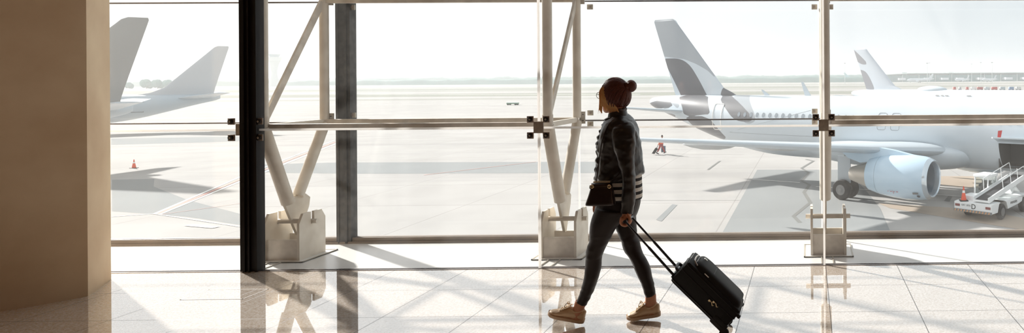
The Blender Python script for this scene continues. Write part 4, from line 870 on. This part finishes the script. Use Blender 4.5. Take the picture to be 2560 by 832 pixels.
body = fuse([head_rings(), nose, lipsm, chin, brow, neck]+ears+[limb(q, shrink=.84) for q in (TOR, HIP, NL, FL_)]+[limb(q[:-1], shrink=.70) for q in (SLN, SLF)]+[limb(q[-2:], shrink=.80) for q in (SLN, SLF)]+hand+feet, .0042, 2)
wadd(body, 'body', M['skin'], ang=180)
for s in (-1, 1):
    e = wadd(MB().ball(hp(.078, s*.030, .012), (.011, .012, .010), 14, HR), 'eye', M['eye_w']); wadd(MB().ball(hp(.086, s*.030, .012), (.005, .006, .006), 12, HR), 'iris', M['eye_d'], e)
wadd(MB().ball(hp(.092, 0, -.0475), (.006, .019, .0035), 12, HR).ball(hp(.091, 0, -.0545), (.006, .016, .004), 12, HR), 'lips', M['lip_s'])
gs = MB()
for s in (-1, 1): gs.tube([hp(.103, s*.032+.024*cos(2*pi*k/20), .012+.021*sin(2*pi*k/20)) for k in range(21)], .0016, 8); gs.tube([hp(.102, s*.056, .018), hp(.06, s*.078, .016), hp(0, s*.081, .008), hp(-.012, s*.080, -.006)], .0016, 8)
gs.tube([hp(.103, -.009, .016), hp(.107, 0, .019), hp(.103, .009, .016)], .0016, 8); gsp = wadd(gs, 'glasses', M['frame'])
for s in (-1, 1): wadd(MB().lathe([(-.0006, .0225), (.0006, .0225)], hp(.103, s*.032, .012), HR @ V((1, 0, 0)), 24), 'lens', M['lens'], gsp)
# hair: a full cap pulled back to a bun
hs = []
def hairp(th, ph, g):    # th from the crown 0..pi, ph 0 = forward
    x, y, z = sin(th)*cos(ph), sin(th)*sin(ph), cos(th); return hp(-.008+x*(.094+g), y*(.079+g), .002+z*(.105+g))
cap = MB(); n1, n2_ = 22, 48; R = []
for i in range(n1+1):
    r = []
    for k in range(n2_):
        ph = 2*pi*k/n2_; a = abs((ph+pi) % (2*pi)-pi)      # 0 front .. pi back
        lim = .78 + 1.66*max(0, min(1, (a-.75)/.85))**.8    # how low the hairline comes
        th = .05+(lim-.05)*i/n1; r.append(hairp(th, ph, (.012 + .004*sin(a*2))*(1-(i/n1)**5*.9)))
    R.append(r)
cap.rings(R, cap=True); bunc = onY(1577.5, 215, YW-.005)
st = MB(); random.seed(3)
for i in range(380):
    ph = random.uniform(0, 2*pi); a = abs((ph+pi) % (2*pi)-pi); lim = .78+1.66*max(0, min(1, (a-.75)/.85))**.8; th = lim*random.uniform(.55, 1.0)
    P0 = (th*cos(ph), th*sin(ph)); q0 = (1.15*cos(pi), .02); pts = []
    for j in range(9):
        t = j/8; u = P0[0]*(1-t)+q0[0]*t; v_ = P0[1]*(1-t)+q0[1]*t; rr = sqrt(u*u+v_*v_); a_ = abs(math.atan2(v_, u)); l_ = .78+1.66*max(0, min(1, (a_-.75)/.85))**.8; pts.append(hairp(rr, math.atan2(v_, u), .0125*(1-min(1, rr/l_)**5*.9)+.0022+.0012*sin(i)))
    st.tube(pts, [.0014]+[.0030]*7+[.002], 5)
hair = fuse([cap], .005, 3); hair.add(st.v, st.f); hair = wadd(hair, 'hair', M['hair'], ang=180)
bn = MB().ball(bunc, (.036, .034, .037), 20)
for i in range(26):
    a0 = i*2*pi/26; pts = []
    for j in range(10): t = j/9; an = a0+t*1.9; rr = .037*sin(.35+t*1.9); pts.append(bunc+V((.037*cos(.35+t*1.9)*.9, 0, 0))+V((0, rr*cos(an), rr*sin(an))))
    bn.tube(pts, .0042, 6)
bn.tube([hp(-.088+.004*0, .0, .055), bunc], [.030, .020], 16); wadd(bn, 'hair_bun', M['hair'], hair, ang=180)
bl_ = MB(); random.seed(8)
# fair side strands from the parting, falling over the cheek to the jaw and neck
for i in range(78):
    u = i/77; y_ = -1 if i % 3 == 9 else 1
    sx_ = 1520+22*random.random()+8*u; sy_ = 203+10*random.random(); ex = 1502+53*u+random.uniform(-3, 3); ey = 266+28*u+random.uniform(-6, 5)
    mx1 = 1503+22*u+random.uniform(-2, 2); Yn = YW-.078
    bl_.tube(curve([onY(sx_, sy_, YW-.035), onY(mx1+4, 220+4*u, Yn+.01), onY(mx1+2, 243+4*u, Yn-.006), onY((mx1+ex)/2+1, 260+8*u, Yn+.008), onY(ex, ey, YW-.06+.012*u)], 4), [.0028]+[.0038]*12+[.003, .0024, .0015, .0008], 6)
for i in range(12):
    bl_.tube(curve([onY(1512+2*i*.4, 208, YW-.03), onY(1499+i*.5, 228, YW-.05), onY(1499+i*.7, 250, YW-.062), onY(1498+i*.6, 268+i, YW-.066), onY(1495+i*1.1, 282+random.uniform(-6, 4), YW-.06)], 4), [.0026]*12+[.002, .0016, .001, .0007, .0005], 6)
wadd(bl_, 'fair_side_strands', M['blond'], hair, ang=180)['label'] = 'blond hair strands falling over the cheek'
# clothes
def nz(p, s, sd=0): return noise.noise(V((p.x*s[0]+sd, p.y*s[1], p.z*s[2])))
pant = fuse([limb(HIP), limb(NL), limb(FL_)], .0055, 3, lambda p: .0028*nz(p, (22, 16, 46), 3)*(1.0 if (p.z < .60 and p.z > .44) or p.z < .26 or p.z > .85 else .15)+.001*nz(p, (20, 20, 25)))
wadd(pant, 'leggings', M['legging'], ang=180)
shirt = fuse([limb([((1503, 405), (1600, 405), YW, .13), ((1500, 435), (1603, 432), YW, .138), ((1500, 462), (1604, 460), YW, .140), ((1502, 484), (1605, 482), YW, .146), ((1504, 495), (1604, 497), YW, .147)])], .0055, 2, lambda p: .003*nz(p, (40, 30, 12)))
wadd(shirt, 'striped_shirt', M['stripe'], ang=180)
def folds(p):
    f = abs(nz(p, (12, 8, 12), 1))*.016+abs(nz(p, (24, 18, 30), 5))*.004
    return .009-f
jk = fuse([limb(TOR), limb(SLN), limb(SLF)]+[limb([((1488, 455), (1608, 427), YW, .152), ((1489, 463), (1607, 434), YW, .150)])], .0055, 2, folds)
wadd(jk, 'leather_jacket', M['leather'], ang=180)
jacket = kids(w)[-1]
cl = MB(); n_ = 30                                   # stand-up collar, open at the front
for lay, (g_, zz) in enumerate(((1.0, 0), (1.10, -.004))):
    Ra = []
    for i in range(n_+1):
        t = radians(38+(360-76)*i/n_); lo = onY(1544, 297, YW)+V((-cos(t)*.062*g_, sin(t)*.070*g_, .006)); hi = onY(1543, 277, YW)+V((-cos(t)*.049*g_*g_, sin(t)*.055*g_*g_, .016*cos(t)*-1+zz)); Ra.append((lo, hi))
    cl.add([q for ab in Ra for q in ab], [(2*i, 2*i+2, 2*i+3, 2*i+1) for i in range(n_)])
wadd(cl, 'collar', M['leather'], jacket, ang=180)
sc = MB().tube([onY(1545, 279, YW)+V((-cos(radians(40+280*i/30))*.047, sin(radians(40+280*i/30))*.052, .004*sin(i*1.9)-.016*cos(radians(40+280*i/30)))) for i in range(31)], .011, 10); wadd(sc, 'collar_lining', M['scarf'], jacket)
rf = MB(); random.seed(5)                            # ruffled, turned-back front edge
EDGE = [(1528, 297), (1513, 301), (1521, 309), (1508, 314), (1515, 323), (1501, 329), (1508, 337), (1495, 344), (1503, 353), (1493, 360), (1500, 371), (1493, 380), (1499, 392), (1492, 402), (1498, 414), (1490, 424), (1495, 436), (1489, 446), (1492, 457)]
for s_ in (-.075, -.05, -.02, .01, .04, .07): rf.tube(curve([onY(x_+(2 if s_ in (-.075, .07) else 0)+random.uniform(-1, 1), y_+random.uniform(-1, 1)+s_*20, YW+s_) for x_, y_ in EDGE], 3), .0125, 8)
rf = fuse([rf], .005, 2); wadd(rf, 'ruffled_front', M['leather'], jacket, ang=180)
zp = MB().tube(curve([onY(1521, 322, 4.395), onY(1516, 345, 4.385), onY(1513, 370, 4.387)], 5), .0022, 6); wadd(zp, 'zip', M['ltrim'], jacket)
bt = MB().tube([onY(1555+i*.9, 531.5+i*.1, 4.35)+V((0, -.001, 0)) for i in range(1)]+[onY(1553.5+27*(.5-.5*cos(pi*i/8)), 531, 4.35)+V((0, -.036*sin(pi*i/8), 0)) for i in range(9)], .003, 6); wadd(bt, 'cuff_seam', M['leather'], jacket)
# shoes
def shoe(toe, heel, Yt, Yh, nm):
    a = onY(*toe, Yt); b = onY(*heel, Yh); d = (b-a); Ls = d.length; d.normalize(); up = V((0, 0, 1)); up = (up-d*up.dot(d)).normalized(); sd = d.cross(up)
    def P(u, y, z): return a+d*(u*Ls)+sd*y+up*z
    #   u, half width, top of upper
    T = [(0.0, .012, .030), (.03, .028, .038), (.10, .040, .046), (.22, .047, .053), (.36, .046, .064), (.48, .041, .082), (.58, .038, .090), (.66, .036, .088), (.78, .035, .084), (.90, .034, .088), (.97, .028, .088), (1.0, .016, .082)]
    def ring(u, h, z0, z1, rnd, n=24, lean=1): 
        r = []
        for k in range(n):
            t = 2*pi*k/n; c, s = cos(t), sin(t); zz = (z0+z1)/2+(z1-z0)/2*(abs(s)**rnd*(1 if s > 0 else -1)); wd = h*(abs(c)**.7)*(1 if c > 0 else -1)*(1-.35*max(0, s)*lean); r.append(P(u, wd, zz))
        return r
    upm = MB().rings([ring(u*.97+.015, h*.93, .018, t, .8) for u, h, t in T])
    upm = fuse([upm], .004, 2, lambda p: .0015*nz(p, (60, 60, 60)))
    o = wadd(upm, 'shoe', M['shoe'], ang=60)
    if nm: o['label'] = nm
    # sole with slight toe spring
    so = MB().rings([[q+up*(.010*max(0, (.18-u)/.18)**2+.004*max(0, (u-.85)/.15)) for q in ring(u, h*1.04, 0, .026 if u < .9 else .029, .35, lean=0)] for u, h, t in T]); wadd(so, 'sole', M['sole'], o, ang=40)
    op = MB().tube([P(.735+.175*cos(2*pi*k/24), .031*sin(2*pi*k/24), .084+.006*cos(2*pi*k/24)*1-.012*sin(2*pi*k/24)**2) for k in range(25)], .005, 8); wadd(op, 'collar_padding', M['shoe'], o)
    tg = MB().prism([P(.34, -.016, .062), P(.34, .016, .062), P(.56, .020, .100), P(.56, -.020, .100)], up*.006); wadd(tg, 'tongue', M['shoe'], o)
    lc = MB()
    for i in range(5):
        u = .30+.055*i; z = .062+.0085*i; lc.tube(curve([P(u, -.026, z-.006), P(u+.01, 0, z+.009), P(u+.03, .026, z-.002)], 3), .0028, 6); lc.tube(curve([P(u, .026, z-.006), P(u+.01, 0, z+.007), P(u+.03, -.026, z-.002)], 3), .0028, 6)
    for s in (-1, 1): lc.tube(curve([P(.50, 0, .103), P(.44, s*.018, .112), P(.40, s*.034, .096), P(.45, s*.030, .085)], 4), .0025, 6)
    wadd(lc, 'laces', M['lace'], o)
shoe((1369, 788), (1459, 808.5), 4.455, 4.475, None); shoe((1567, 799.5), (1652, 789.5), 4.545, 4.57, None)
# handbag
M['bag'] = mat('dark_brown_bag_leather', lin(38, 27, 25), .32, spec=.5, bump=(50, .1, .002)); M['gold'] = mat('pale_gold_metal', lin(232, 214, 176), .25, metal=.9)
YB = 4.315; b0 = onY(1500, 512, YB); hb = thing('handbag', 'small dark trapezoid handbag with gold clasp hanging at the woman\'s front hip', 'handbag', b0.to_tuple())
def badd(mb, name, m_, parent=None, **k): mb.v = [p-b0 for p in mb.v]; return mb.obj(name, m_, parent or hb, **k)
bg_ = limb([((1466, 512), (1537, 511), YB, .046), ((1466, 508), (1538, 508), YB, .052), ((1470, 496), (1536, 497), YB, .048), ((1475, 480), (1534, 481), YB, .040), ((1478, 468), (1531, 468), YB, .032), ((1480, 459), (1528, 459), YB, .026)], e=.55)
badd(bg_, 'bag_body', M['bag'], ang=50)
fl = limb([((1475, 470), (1532, 471), YB-.004, .040), ((1475, 463), (1530, 463), YB-.002, .036), ((1478, 458), (1528, 458), YB, .026)], e=.6); badd(fl, 'bag_flap', M['bag'], ang=50)
badd(MB().bar(onY(1485, 454, YB), onY(1527, 453.5, YB), .032, .008), 'gold_frame', M['gold'], smooth=False)
for px_ in (1480, 1523):
    c_ = onY(px_, 466, YB-.045); rg = MB().tube([c_+V((.010*cos(2*pi*k/16), 0, .010*sin(2*pi*k/16))) for k in range(17)], .0022, 6); rg.tube([c_+V((-.012, 0, .004)), c_+V((.014, 0, -.004))], .003, 6); badd(rg, 'gold_clasp_ring', M['gold'])
sp_ = MB().tube(curve([onY(1490, 453, YB), onY(1494, 430, YB+.03), onY(1498, 396, 4.375), onY(1506, 350, 4.36), onY(1519, 316, 4.372), onY(1535, 299, 4.42), onY(1548, 290, 4.46)], 5), .0038, 8); sp_.tube(curve([onY(1526, 453, YB), onY(1538, 444, YB+.02), onY(1549, 430, 4.35), onY(1556, 400, 4.40)], 5), .0038, 8); badd(sp_, 'strap', M['bag'])
# suitcase
M['case'] = mat('black_suitcase_fabric', lin(24, 22, 22), .62, spec=.3, bump=(300, .15, .001)); M['case2'] = mat('suitcase_piping', lin(22, 21, 21), .4); M['rod'] = mat('black_rod', lin(26, 28, 34), .25, spec=.6); M['silver'] = mat('zip_metal', lin(196, 190, 182), .3, metal=.7)
Y0 = 4.215; Wd = .26; Ao = onY(1673, 702, Y0); ax = (onY(1799, 825, Y0)-Ao).normalized(); nx = V((-ax.z, 0, ax.x)); nx = nx if nx.z > 0 else -nx
Lc, Dc = .455, .172; sc0 = V((Ao.x+ax.x*Lc, Y0+Wd/2, 0)); su = thing('suitcase', 'black soft cabin suitcase on two wheels, tilted, pulled behind the woman', 'suitcase', sc0.to_tuple())
def CP(a, n_, w_): return Ao+ax*a+nx*n_+V((0, w_, 0))
BR = Matrix((ax, V((0, 1, 0)), nx)).transposed()
def sadd(mb, name, m_, parent=None, **k): mb.v = [p-sc0 for p in mb.v]; return mb.obj(name, m_, parent or su, **k)
cb_ = MB().box(CP(Lc/2, Dc/2, Wd/2), (Lc, Wd, Dc), BR, bev=.024); cbo = sadd(cb_, 'case_body', M['case'], ang=50)
pk = [];
for q, (ins, h_) in enumerate(((.0, -.03), (.004, .012), (.014, .028), (.034, .036))):
    r = []
    for cx_, cw_, a0_ in ((Lc-.02-ins, Wd-.012-ins, 0), (.040+ins, Wd-.012-ins, pi/2), (.040+ins, .012+ins, pi), (Lc-.02-ins, .012+ins, 1.5*pi)):
        rad = .055 if a0_ in (pi/2, pi) else .03
        for i in range(6): a = a0_+pi/2*i/5; r.append(CP(cx_+rad*(cos(a)-(1 if a0_ in (0, 1.5*pi) else -1)), Dc+h_*(1-.25*max(0, .22-cx_)), cw_+rad*(sin(a)-(1 if a0_ in (0, pi/2) else -1))))
    pk.append(r)
pko = sadd(MB().rings(pk), 'front_pocket', M['case'], ang=50)
pip = MB()
def rr_(n_, ins, rad=.024, w0=0, w1=None, a0=0, a1=None):
    w1 = Wd if w1 is None else w1; a1 = Lc if a1 is None else a1; o = []
    for ca, cw_, t0 in ((a1-rad-ins, w1-rad-ins, 0), (a0+rad+ins, w1-rad-ins, pi/2), (a0+rad+ins, w0+rad+ins, pi), (a1-rad-ins, w0+rad+ins, 1.5*pi)):
        for i in range(6): t = t0+pi/2*i/5; o.append(CP(ca+rad*cos(t), n_, cw_+rad*sin(t)))
    return o+o[:1]
pip.tube(rr_(Dc-.022, -.002), .0035, 6); pip.tube(rr_(.022, -.002), .0035, 6); pip.tube(rr_(Dc*.62, -.0015), .0022, 6); sadd(pip, 'piping', M['case2'], cbo)
sadd(MB().tube([CP(.175, Dc+.0335, .055+.15*i/10) for i in range(11)], .002, 6), 'pocket_seam', M['case2'], pko)
sadd(MB().tube(curve([CP(.062, Dc+.006, .030), CP(.030, Dc+.012, .055), CP(.024, Dc+.016, .12), CP(.028, Dc+.014, .17)], 5), .005, 8), 'pocket_zip', M['silver'], pko)
sadd(MB().lathe([(0, .013), (.003, .013), (.004, .010)], CP(.082, Dc+.0345, .155), nx, 20), 'round_emblem', M['silver'], pko)
sadd(MB().bar(CP(.125, Dc+.010, .009), CP(.160, Dc+.010, .009), .004, .005, nx), 'white_zip_pull', M['cone_w'], pko, smooth=False)
zz = MB()
for a_, n_ in ((.265, .088), (.290, .10)):
    zz.tube(curve([CP(a_, n_, -.003), CP(a_+.012, n_+.004, -.010), CP(a_+.030, n_-.008, -.008), CP(a_+.036, n_-.002, -.006)], 3), .003, 6); zz.box(CP(a_-.004, n_, -.004), (.012, .008, .012), BR)
sadd(zz, 'side_zip_pulls', M['gold'], cbo)
sadd(MB().tube(curve([CP(.0, .06, .07), CP(-.020, .06, .09), CP(-.024, .06, .17), CP(.0, .06, .19)], 5), .010, 10), 'top_carry_handle', M['case2'], cbo)
sadd(MB().box(CP(-.002, .026, Wd/2), (.014, .19, .03), BR, bev=.004), 'rod_housing', M['rod'], cbo)
for w_ in (.055, .20):
    g0 = onY(1563.5, 553.5, Y0+.055); dr = CP(0, .026, .055); e_ = g0+V((0, w_-.055, 0)); s_ = CP(0.0, .026, w_); r_ = sadd(MB().tube([s_+(s_-e_).normalized()*.02, s_.lerp(e_, .52)], .0085, 12), 'pull_rod', M['rod']); sadd(MB().tube([s_.lerp(e_, .5), e_], .0065, 12), 'inner_rod', M['rod'], r_); 
g1 = onY(1563.5, 553.5, Y0+.055); sadd(MB().tube([g1+V((0, -.010, 0)), g1+V((0, .155, 0))], .0115, 16), 'grip', M['rod'])
cg = MB()
for w_ in (.012, Wd-.012): cg.box(CP(Lc-.045, .020, w_), (.11, .040, .055), BR, bev=.012)
for q, nme in ((0, 'near'), (1, 'far')):
    w_ = (.018, Wd-.018)[q]; sadd(MB().box(CP(Lc-.05, .024, w_), (.115, .044, .062), BR, bev=.014), 'corner_guard', M['case2'])
    c_ = CP(Lc+.004, .012, w_); rad = c_.z; 
    if rad > .034: c_ = c_-V((0, 0, rad-.030)); rad = .030
    c_.z = max(rad, .02) if rad < .05 else .03
    sadd(MB().lathe([(-.011, rad*.6), (-.011, rad*.93), (-.007, rad), (.007, rad), (.011, rad*.93), (.011, rad*.6)], (c_.x, c_.y, rad), (0, 1, 0), 28), 'wheel', M['tyre'])
    sadd(MB().bar(CP(Lc-.03, .03, w_), V((c_.x, c_.y, c_.z)), .03, .024, (0, 1, 0)), 'wheel_fork', M['case2'])
    sadd(MB().box(CP(Lc+.008, Dc-.035, w_), (.022, .022, .022), BR, bev=.005), 'foot', M['rubber'])
print('wheel', tuple(CP(Lc+.004, .012, .018)), 'case corner', project(CP(Lc, Dc, 0)), project(CP(0, Dc, 0)), project(CP(0, Dc, Wd)))
# ------------------------------------------------------------------ worker on the apron
M['hivis'] = mat('orange_hi_vis', lin(240, 122, 84), .7); M['wred'] = mat('dark_red_trousers', lin(170, 84, 80), .8); M['wskin'] = skin_mat('worker_skin', lin(150, 110, 90)); M['whair'] = mat('worker_hair', lin(60, 52, 48), .7); M['silverband'] = mat('reflective_band', lin(225, 225, 220), .3); M['bluec'] = mat('blue_grey_luggage', lin(82, 96, 116), .6); M['boot'] = mat('boot', lin(40, 36, 36), .6)
z4 = lambda x, y: (1600+x/10.4, 320+y/10.4)
gw = onZ(1650, 386, GZ); Yk = gw.y; kx = thing('person', 'apron worker in orange vest and red trousers walking right, carrying luggage', 'person', gw.to_tuple()); K0 = V(kx.location)
def kadd(mb, name, m_, parent=None, **k): mb.v = [p-K0 for p in mb.v]; return mb.obj(name, m_, parent or kx, **k)
def Z(*L_): return [(z4(*a), z4(*b), Yk+y, d) for a, b, y, d in L_]
tor = Z(((590, 262), (560, 262), 0, .06), ((600, 285), (520, 285), 0, .16), ((604, 300), (498, 300), 0, .22), ((598, 350), (486, 350), 0, .18), ((594, 400), (474, 400), 0, .16), ((592, 430), (478, 435), 0, .17))
tor2 = Z(((598, 405), (478, 408), 0, .17), ((590, 440), (490, 445), 0, .165))
lb = Z(((560, 425), (495, 430), -.08, .09), ((545, 480), (490, 478), -.08, .085), ((525, 530), (475, 522), -.09, .07), ((500, 575), (455, 562), -.09, .06), ((470, 625), (435, 612), -.09, .045))
lf = Z(((590, 430), (535, 430), .08, .09), ((600, 480), (552, 482), .08, .085), ((625, 530), (580, 535), .08, .07), ((640, 575), (602, 582), .08, .06), ((655, 625), (625, 632), .08, .045))
ab = Z(((545, 290), (505, 292), -.2, .05), ((530, 340), (495, 345), -.24, .055), ((520, 380), (490, 385), -.26, .045), ((475, 430), (455, 425), -.27, .035))
af = Z(((610, 290), (570, 292), .2, .05), ((612, 340), (575, 345), .24, .055), ((608, 400), (580, 402), .25, .045), ((606, 450), (588, 450), .25, .035))
hd = MB().ball(onY(*z4(575, 218), Yk), (.088, .08, .125), 16); nk = MB().tube([onY(*z4(575, 240), Yk), onY(*z4(572, 280), Yk)], .055, 12)
nose2 = MB().ball(onY(*z4(600, 222), Yk), (.02, .015, .02), 8)
def whand(p): 
    o = [MB().ball(p, (.035, .025, .045), 10)]
    for i in range(4): o.append(chain([p+V((-.02+.013*i, 0, -.03)), p+V((-.02+.013*i, -.01, -.07)), p+V((-.02+.013*i, .012, -.085))], .009, 6))
    o.append(chain([p+V((.03, -.01, 0)), p+V((.035, -.015, -.04))], .01, 6)); return o
hb1 = onY(*z4(466, 440), Yk-.27); hb2 = onY(*z4(597, 458), Yk+.25)
kadd(fuse([hd, nk, nose2]+[limb(q, shrink=.85) for q in (tor, tor2, lb, lf, ab, af)]+whand(hb1)+whand(hb2), .012, 1), 'body', M['wskin'], ang=180)
kadd(MB().ball(onY(*z4(573, 208), Yk), (.092, .087, .108), 16), 'hair', M['whair'])
kadd(fuse([limb(tor), limb(ab[:3]), limb(af[:3])], .014, 2), 'hi_vis_jacket', M['hivis'], ang=180)
kadd(MB().rings([sec((z4(600, 340)), z4(484, 340), Yk, .19), sec(z4(598, 362), z4(480, 362), Yk, .185)], cap=False), 'reflective_band', M['silverband'])
kadd(fuse([limb(tor2), limb(lb), limb(lf)], .014, 2), 'trousers', M['wred'], ang=180)
for (a, b, dy) in (((492, 680), (425, 650), -.09), ((686, 622), (620, 652), .08)):
    p0, p1 = onY(*z4(*a), Yk+dy), onY(*z4(*b), Yk+dy); kadd(MB().tube([p1+V((0, 0, .03)), p1.lerp(p0, .4)+V((0, 0, .03)), p0+V((0, 0, .015))], [.055, .055, .03], 12).tube([p1+V((.02, 0, .0)), p1+V((.02, 0, .12))], .05, 12), 'boot', M['boot'])
def wcase(c, dims, rot, Yd, label, hd_):
    p = onY(*z4(*c), Yk+Yd); t = thing('suitcase', label, 'suitcase', (p.x, p.y, p.z)); Rr = Matrix.Rotation(rot, 3, 'Y')
    MB().box((0, 0, 0), dims, Rr, bev=.05).obj('case_body', M['bluec'] if rot == 0 else M['case'], t); top = Rr @ V((0, 0, dims[2]/2)); q = hd_-p+V((0, 0, -.07))
    sd_ = Rr @ V((0, .1, dims[2]/2-.01)); s2 = Rr @ V((0, -.1, dims[2]/2-.01))
    MB().tube([s2, q+V((0, -.05, 0)), q+V((0, .05, 0)), sd_], .014, 8).obj('handle', M['rod'], t)
    for y in (-dims[1]*.35, dims[1]*.35):
        c2 = Rr @ V((-dims[0]*.3, y, -dims[2]/2-.01)); MB().lathe([(-.02, .02), (-.02, .045), (.02, .045), (.02, .02)], c2, (0, 1, 0), 12).obj('wheel', M['tyre'], t)
wcase((392, 590), (.22, .36, .58), radians(33), -.27, 'dark wheeled suitcase trailing behind the apron worker', hb1)
wcase((608, 540), (.38, .28, .56), 0, .25, 'blue grey suitcase carried in front by the apron worker', hb2)
# ------------------------------------------------------------------ light
W = bpy.data.worlds.new('world'); SC.world = W; W.use_nodes = True; nt = W.node_tree; n = nt.nodes; L = nt.links.new
bg = n['Background']; tc = n.new('ShaderNodeTexCoord'); sp = n.new('ShaderNodeSeparateXYZ'); L(tc.outputs['Generated'], sp.inputs[0])
cl = n.new('ShaderNodeTexNoise'); cl.inputs['Scale'].default_value = 3; cl.inputs['Detail'].default_value = 5
mp = n.new('ShaderNodeMapping'); mp.inputs['Scale'].default_value = (1, 1, 4); L(tc.outputs['Generated'], mp.inputs[0]); L(mp.outputs[0], cl.inputs['Vector'])
mr = n.new('ShaderNodeMapRange'); mr.inputs['From Min'].default_value = -.6; mr.inputs['From Max'].default_value = .3; L(sp.outputs[0], mr.inputs['Value'])
cr = n.new('ShaderNodeMix'); cr.data_type = 'RGBA'; cr.inputs['A'].default_value = (1.06, 1.07, 1.07, 1); cr.inputs['B'].default_value = (.69, .76, .80, 1)
L(mr.outputs[0], cr.inputs['Factor'])
c2 = n.new('ShaderNodeMix'); c2.data_type = 'RGBA'; c2.inputs['B'].default_value = (1.06, 1.06, 1.06, 1); L(cr.outputs['Result'], c2.inputs['A'])
m3 = n.new('ShaderNodeMapRange'); m3.inputs['From Min'].default_value = .45; m3.inputs['From Max'].default_value = .75; m3.inputs['To Max'].default_value = .25; L(cl.outputs['Fac'], m3.inputs['Value']); L(m3.outputs[0], c2.inputs['Factor'])
L(c2.outputs['Result'], bg.inputs['Color']); bg.inputs['Strength'].default_value = SKY
sd = bpy.data.lights.new('sun', 'SUN'); so = bpy.data.objects.new('sun', sd); COL.objects.link(so)
d = V((.80, -.60, 0))*cos(radians(SUN_EL)) + V((0, 0, -sin(radians(SUN_EL))))
so.rotation_euler = d.to_track_quat('-Z', 'Y').to_euler(); sd.energy = SUN; sd.angle = radians(1.5); sd.color = (1, .97, .92)
for x_ in (-8.5, -5, -1.5, 2.5):  # added warm fill lights, out of view, to brighten column and steel
    for y_ in (-2.5, 1.5):
        al = bpy.data.lights.new('warm_fill', 'AREA'); al.shape = 'RECTANGLE'; al.size = 2.4; al.size_y = .6; al.energy = FILL; al.color = (1, .60, .33)
        ao = bpy.data.objects.new('warm_fill', al); COL.objects.link(ao); ao.location = (x_, y_, 4.55)
vs_ = SC.view_settings; vs_.view_transform = 'Standard'; vs_.look = 'None'; vs_.gamma = 1; vs_.exposure = EXPO; vs_.use_curve_mapping = False
SC.cycles.max_bounces = 12; SC.cycles.transparent_max_bounces = 32; SC.cycles.volume_bounces = 0; SC.cycles.glossy_bounces = 4; SC.cycles.diffuse_bounces = 4
SC.cycles.use_denoising = True; SC.cycles.caustics_reflective = False; SC.cycles.caustics_refractive = False; SC.cycles.sample_clamp_indirect = 6
SC.cycles.volume_step_rate = 1
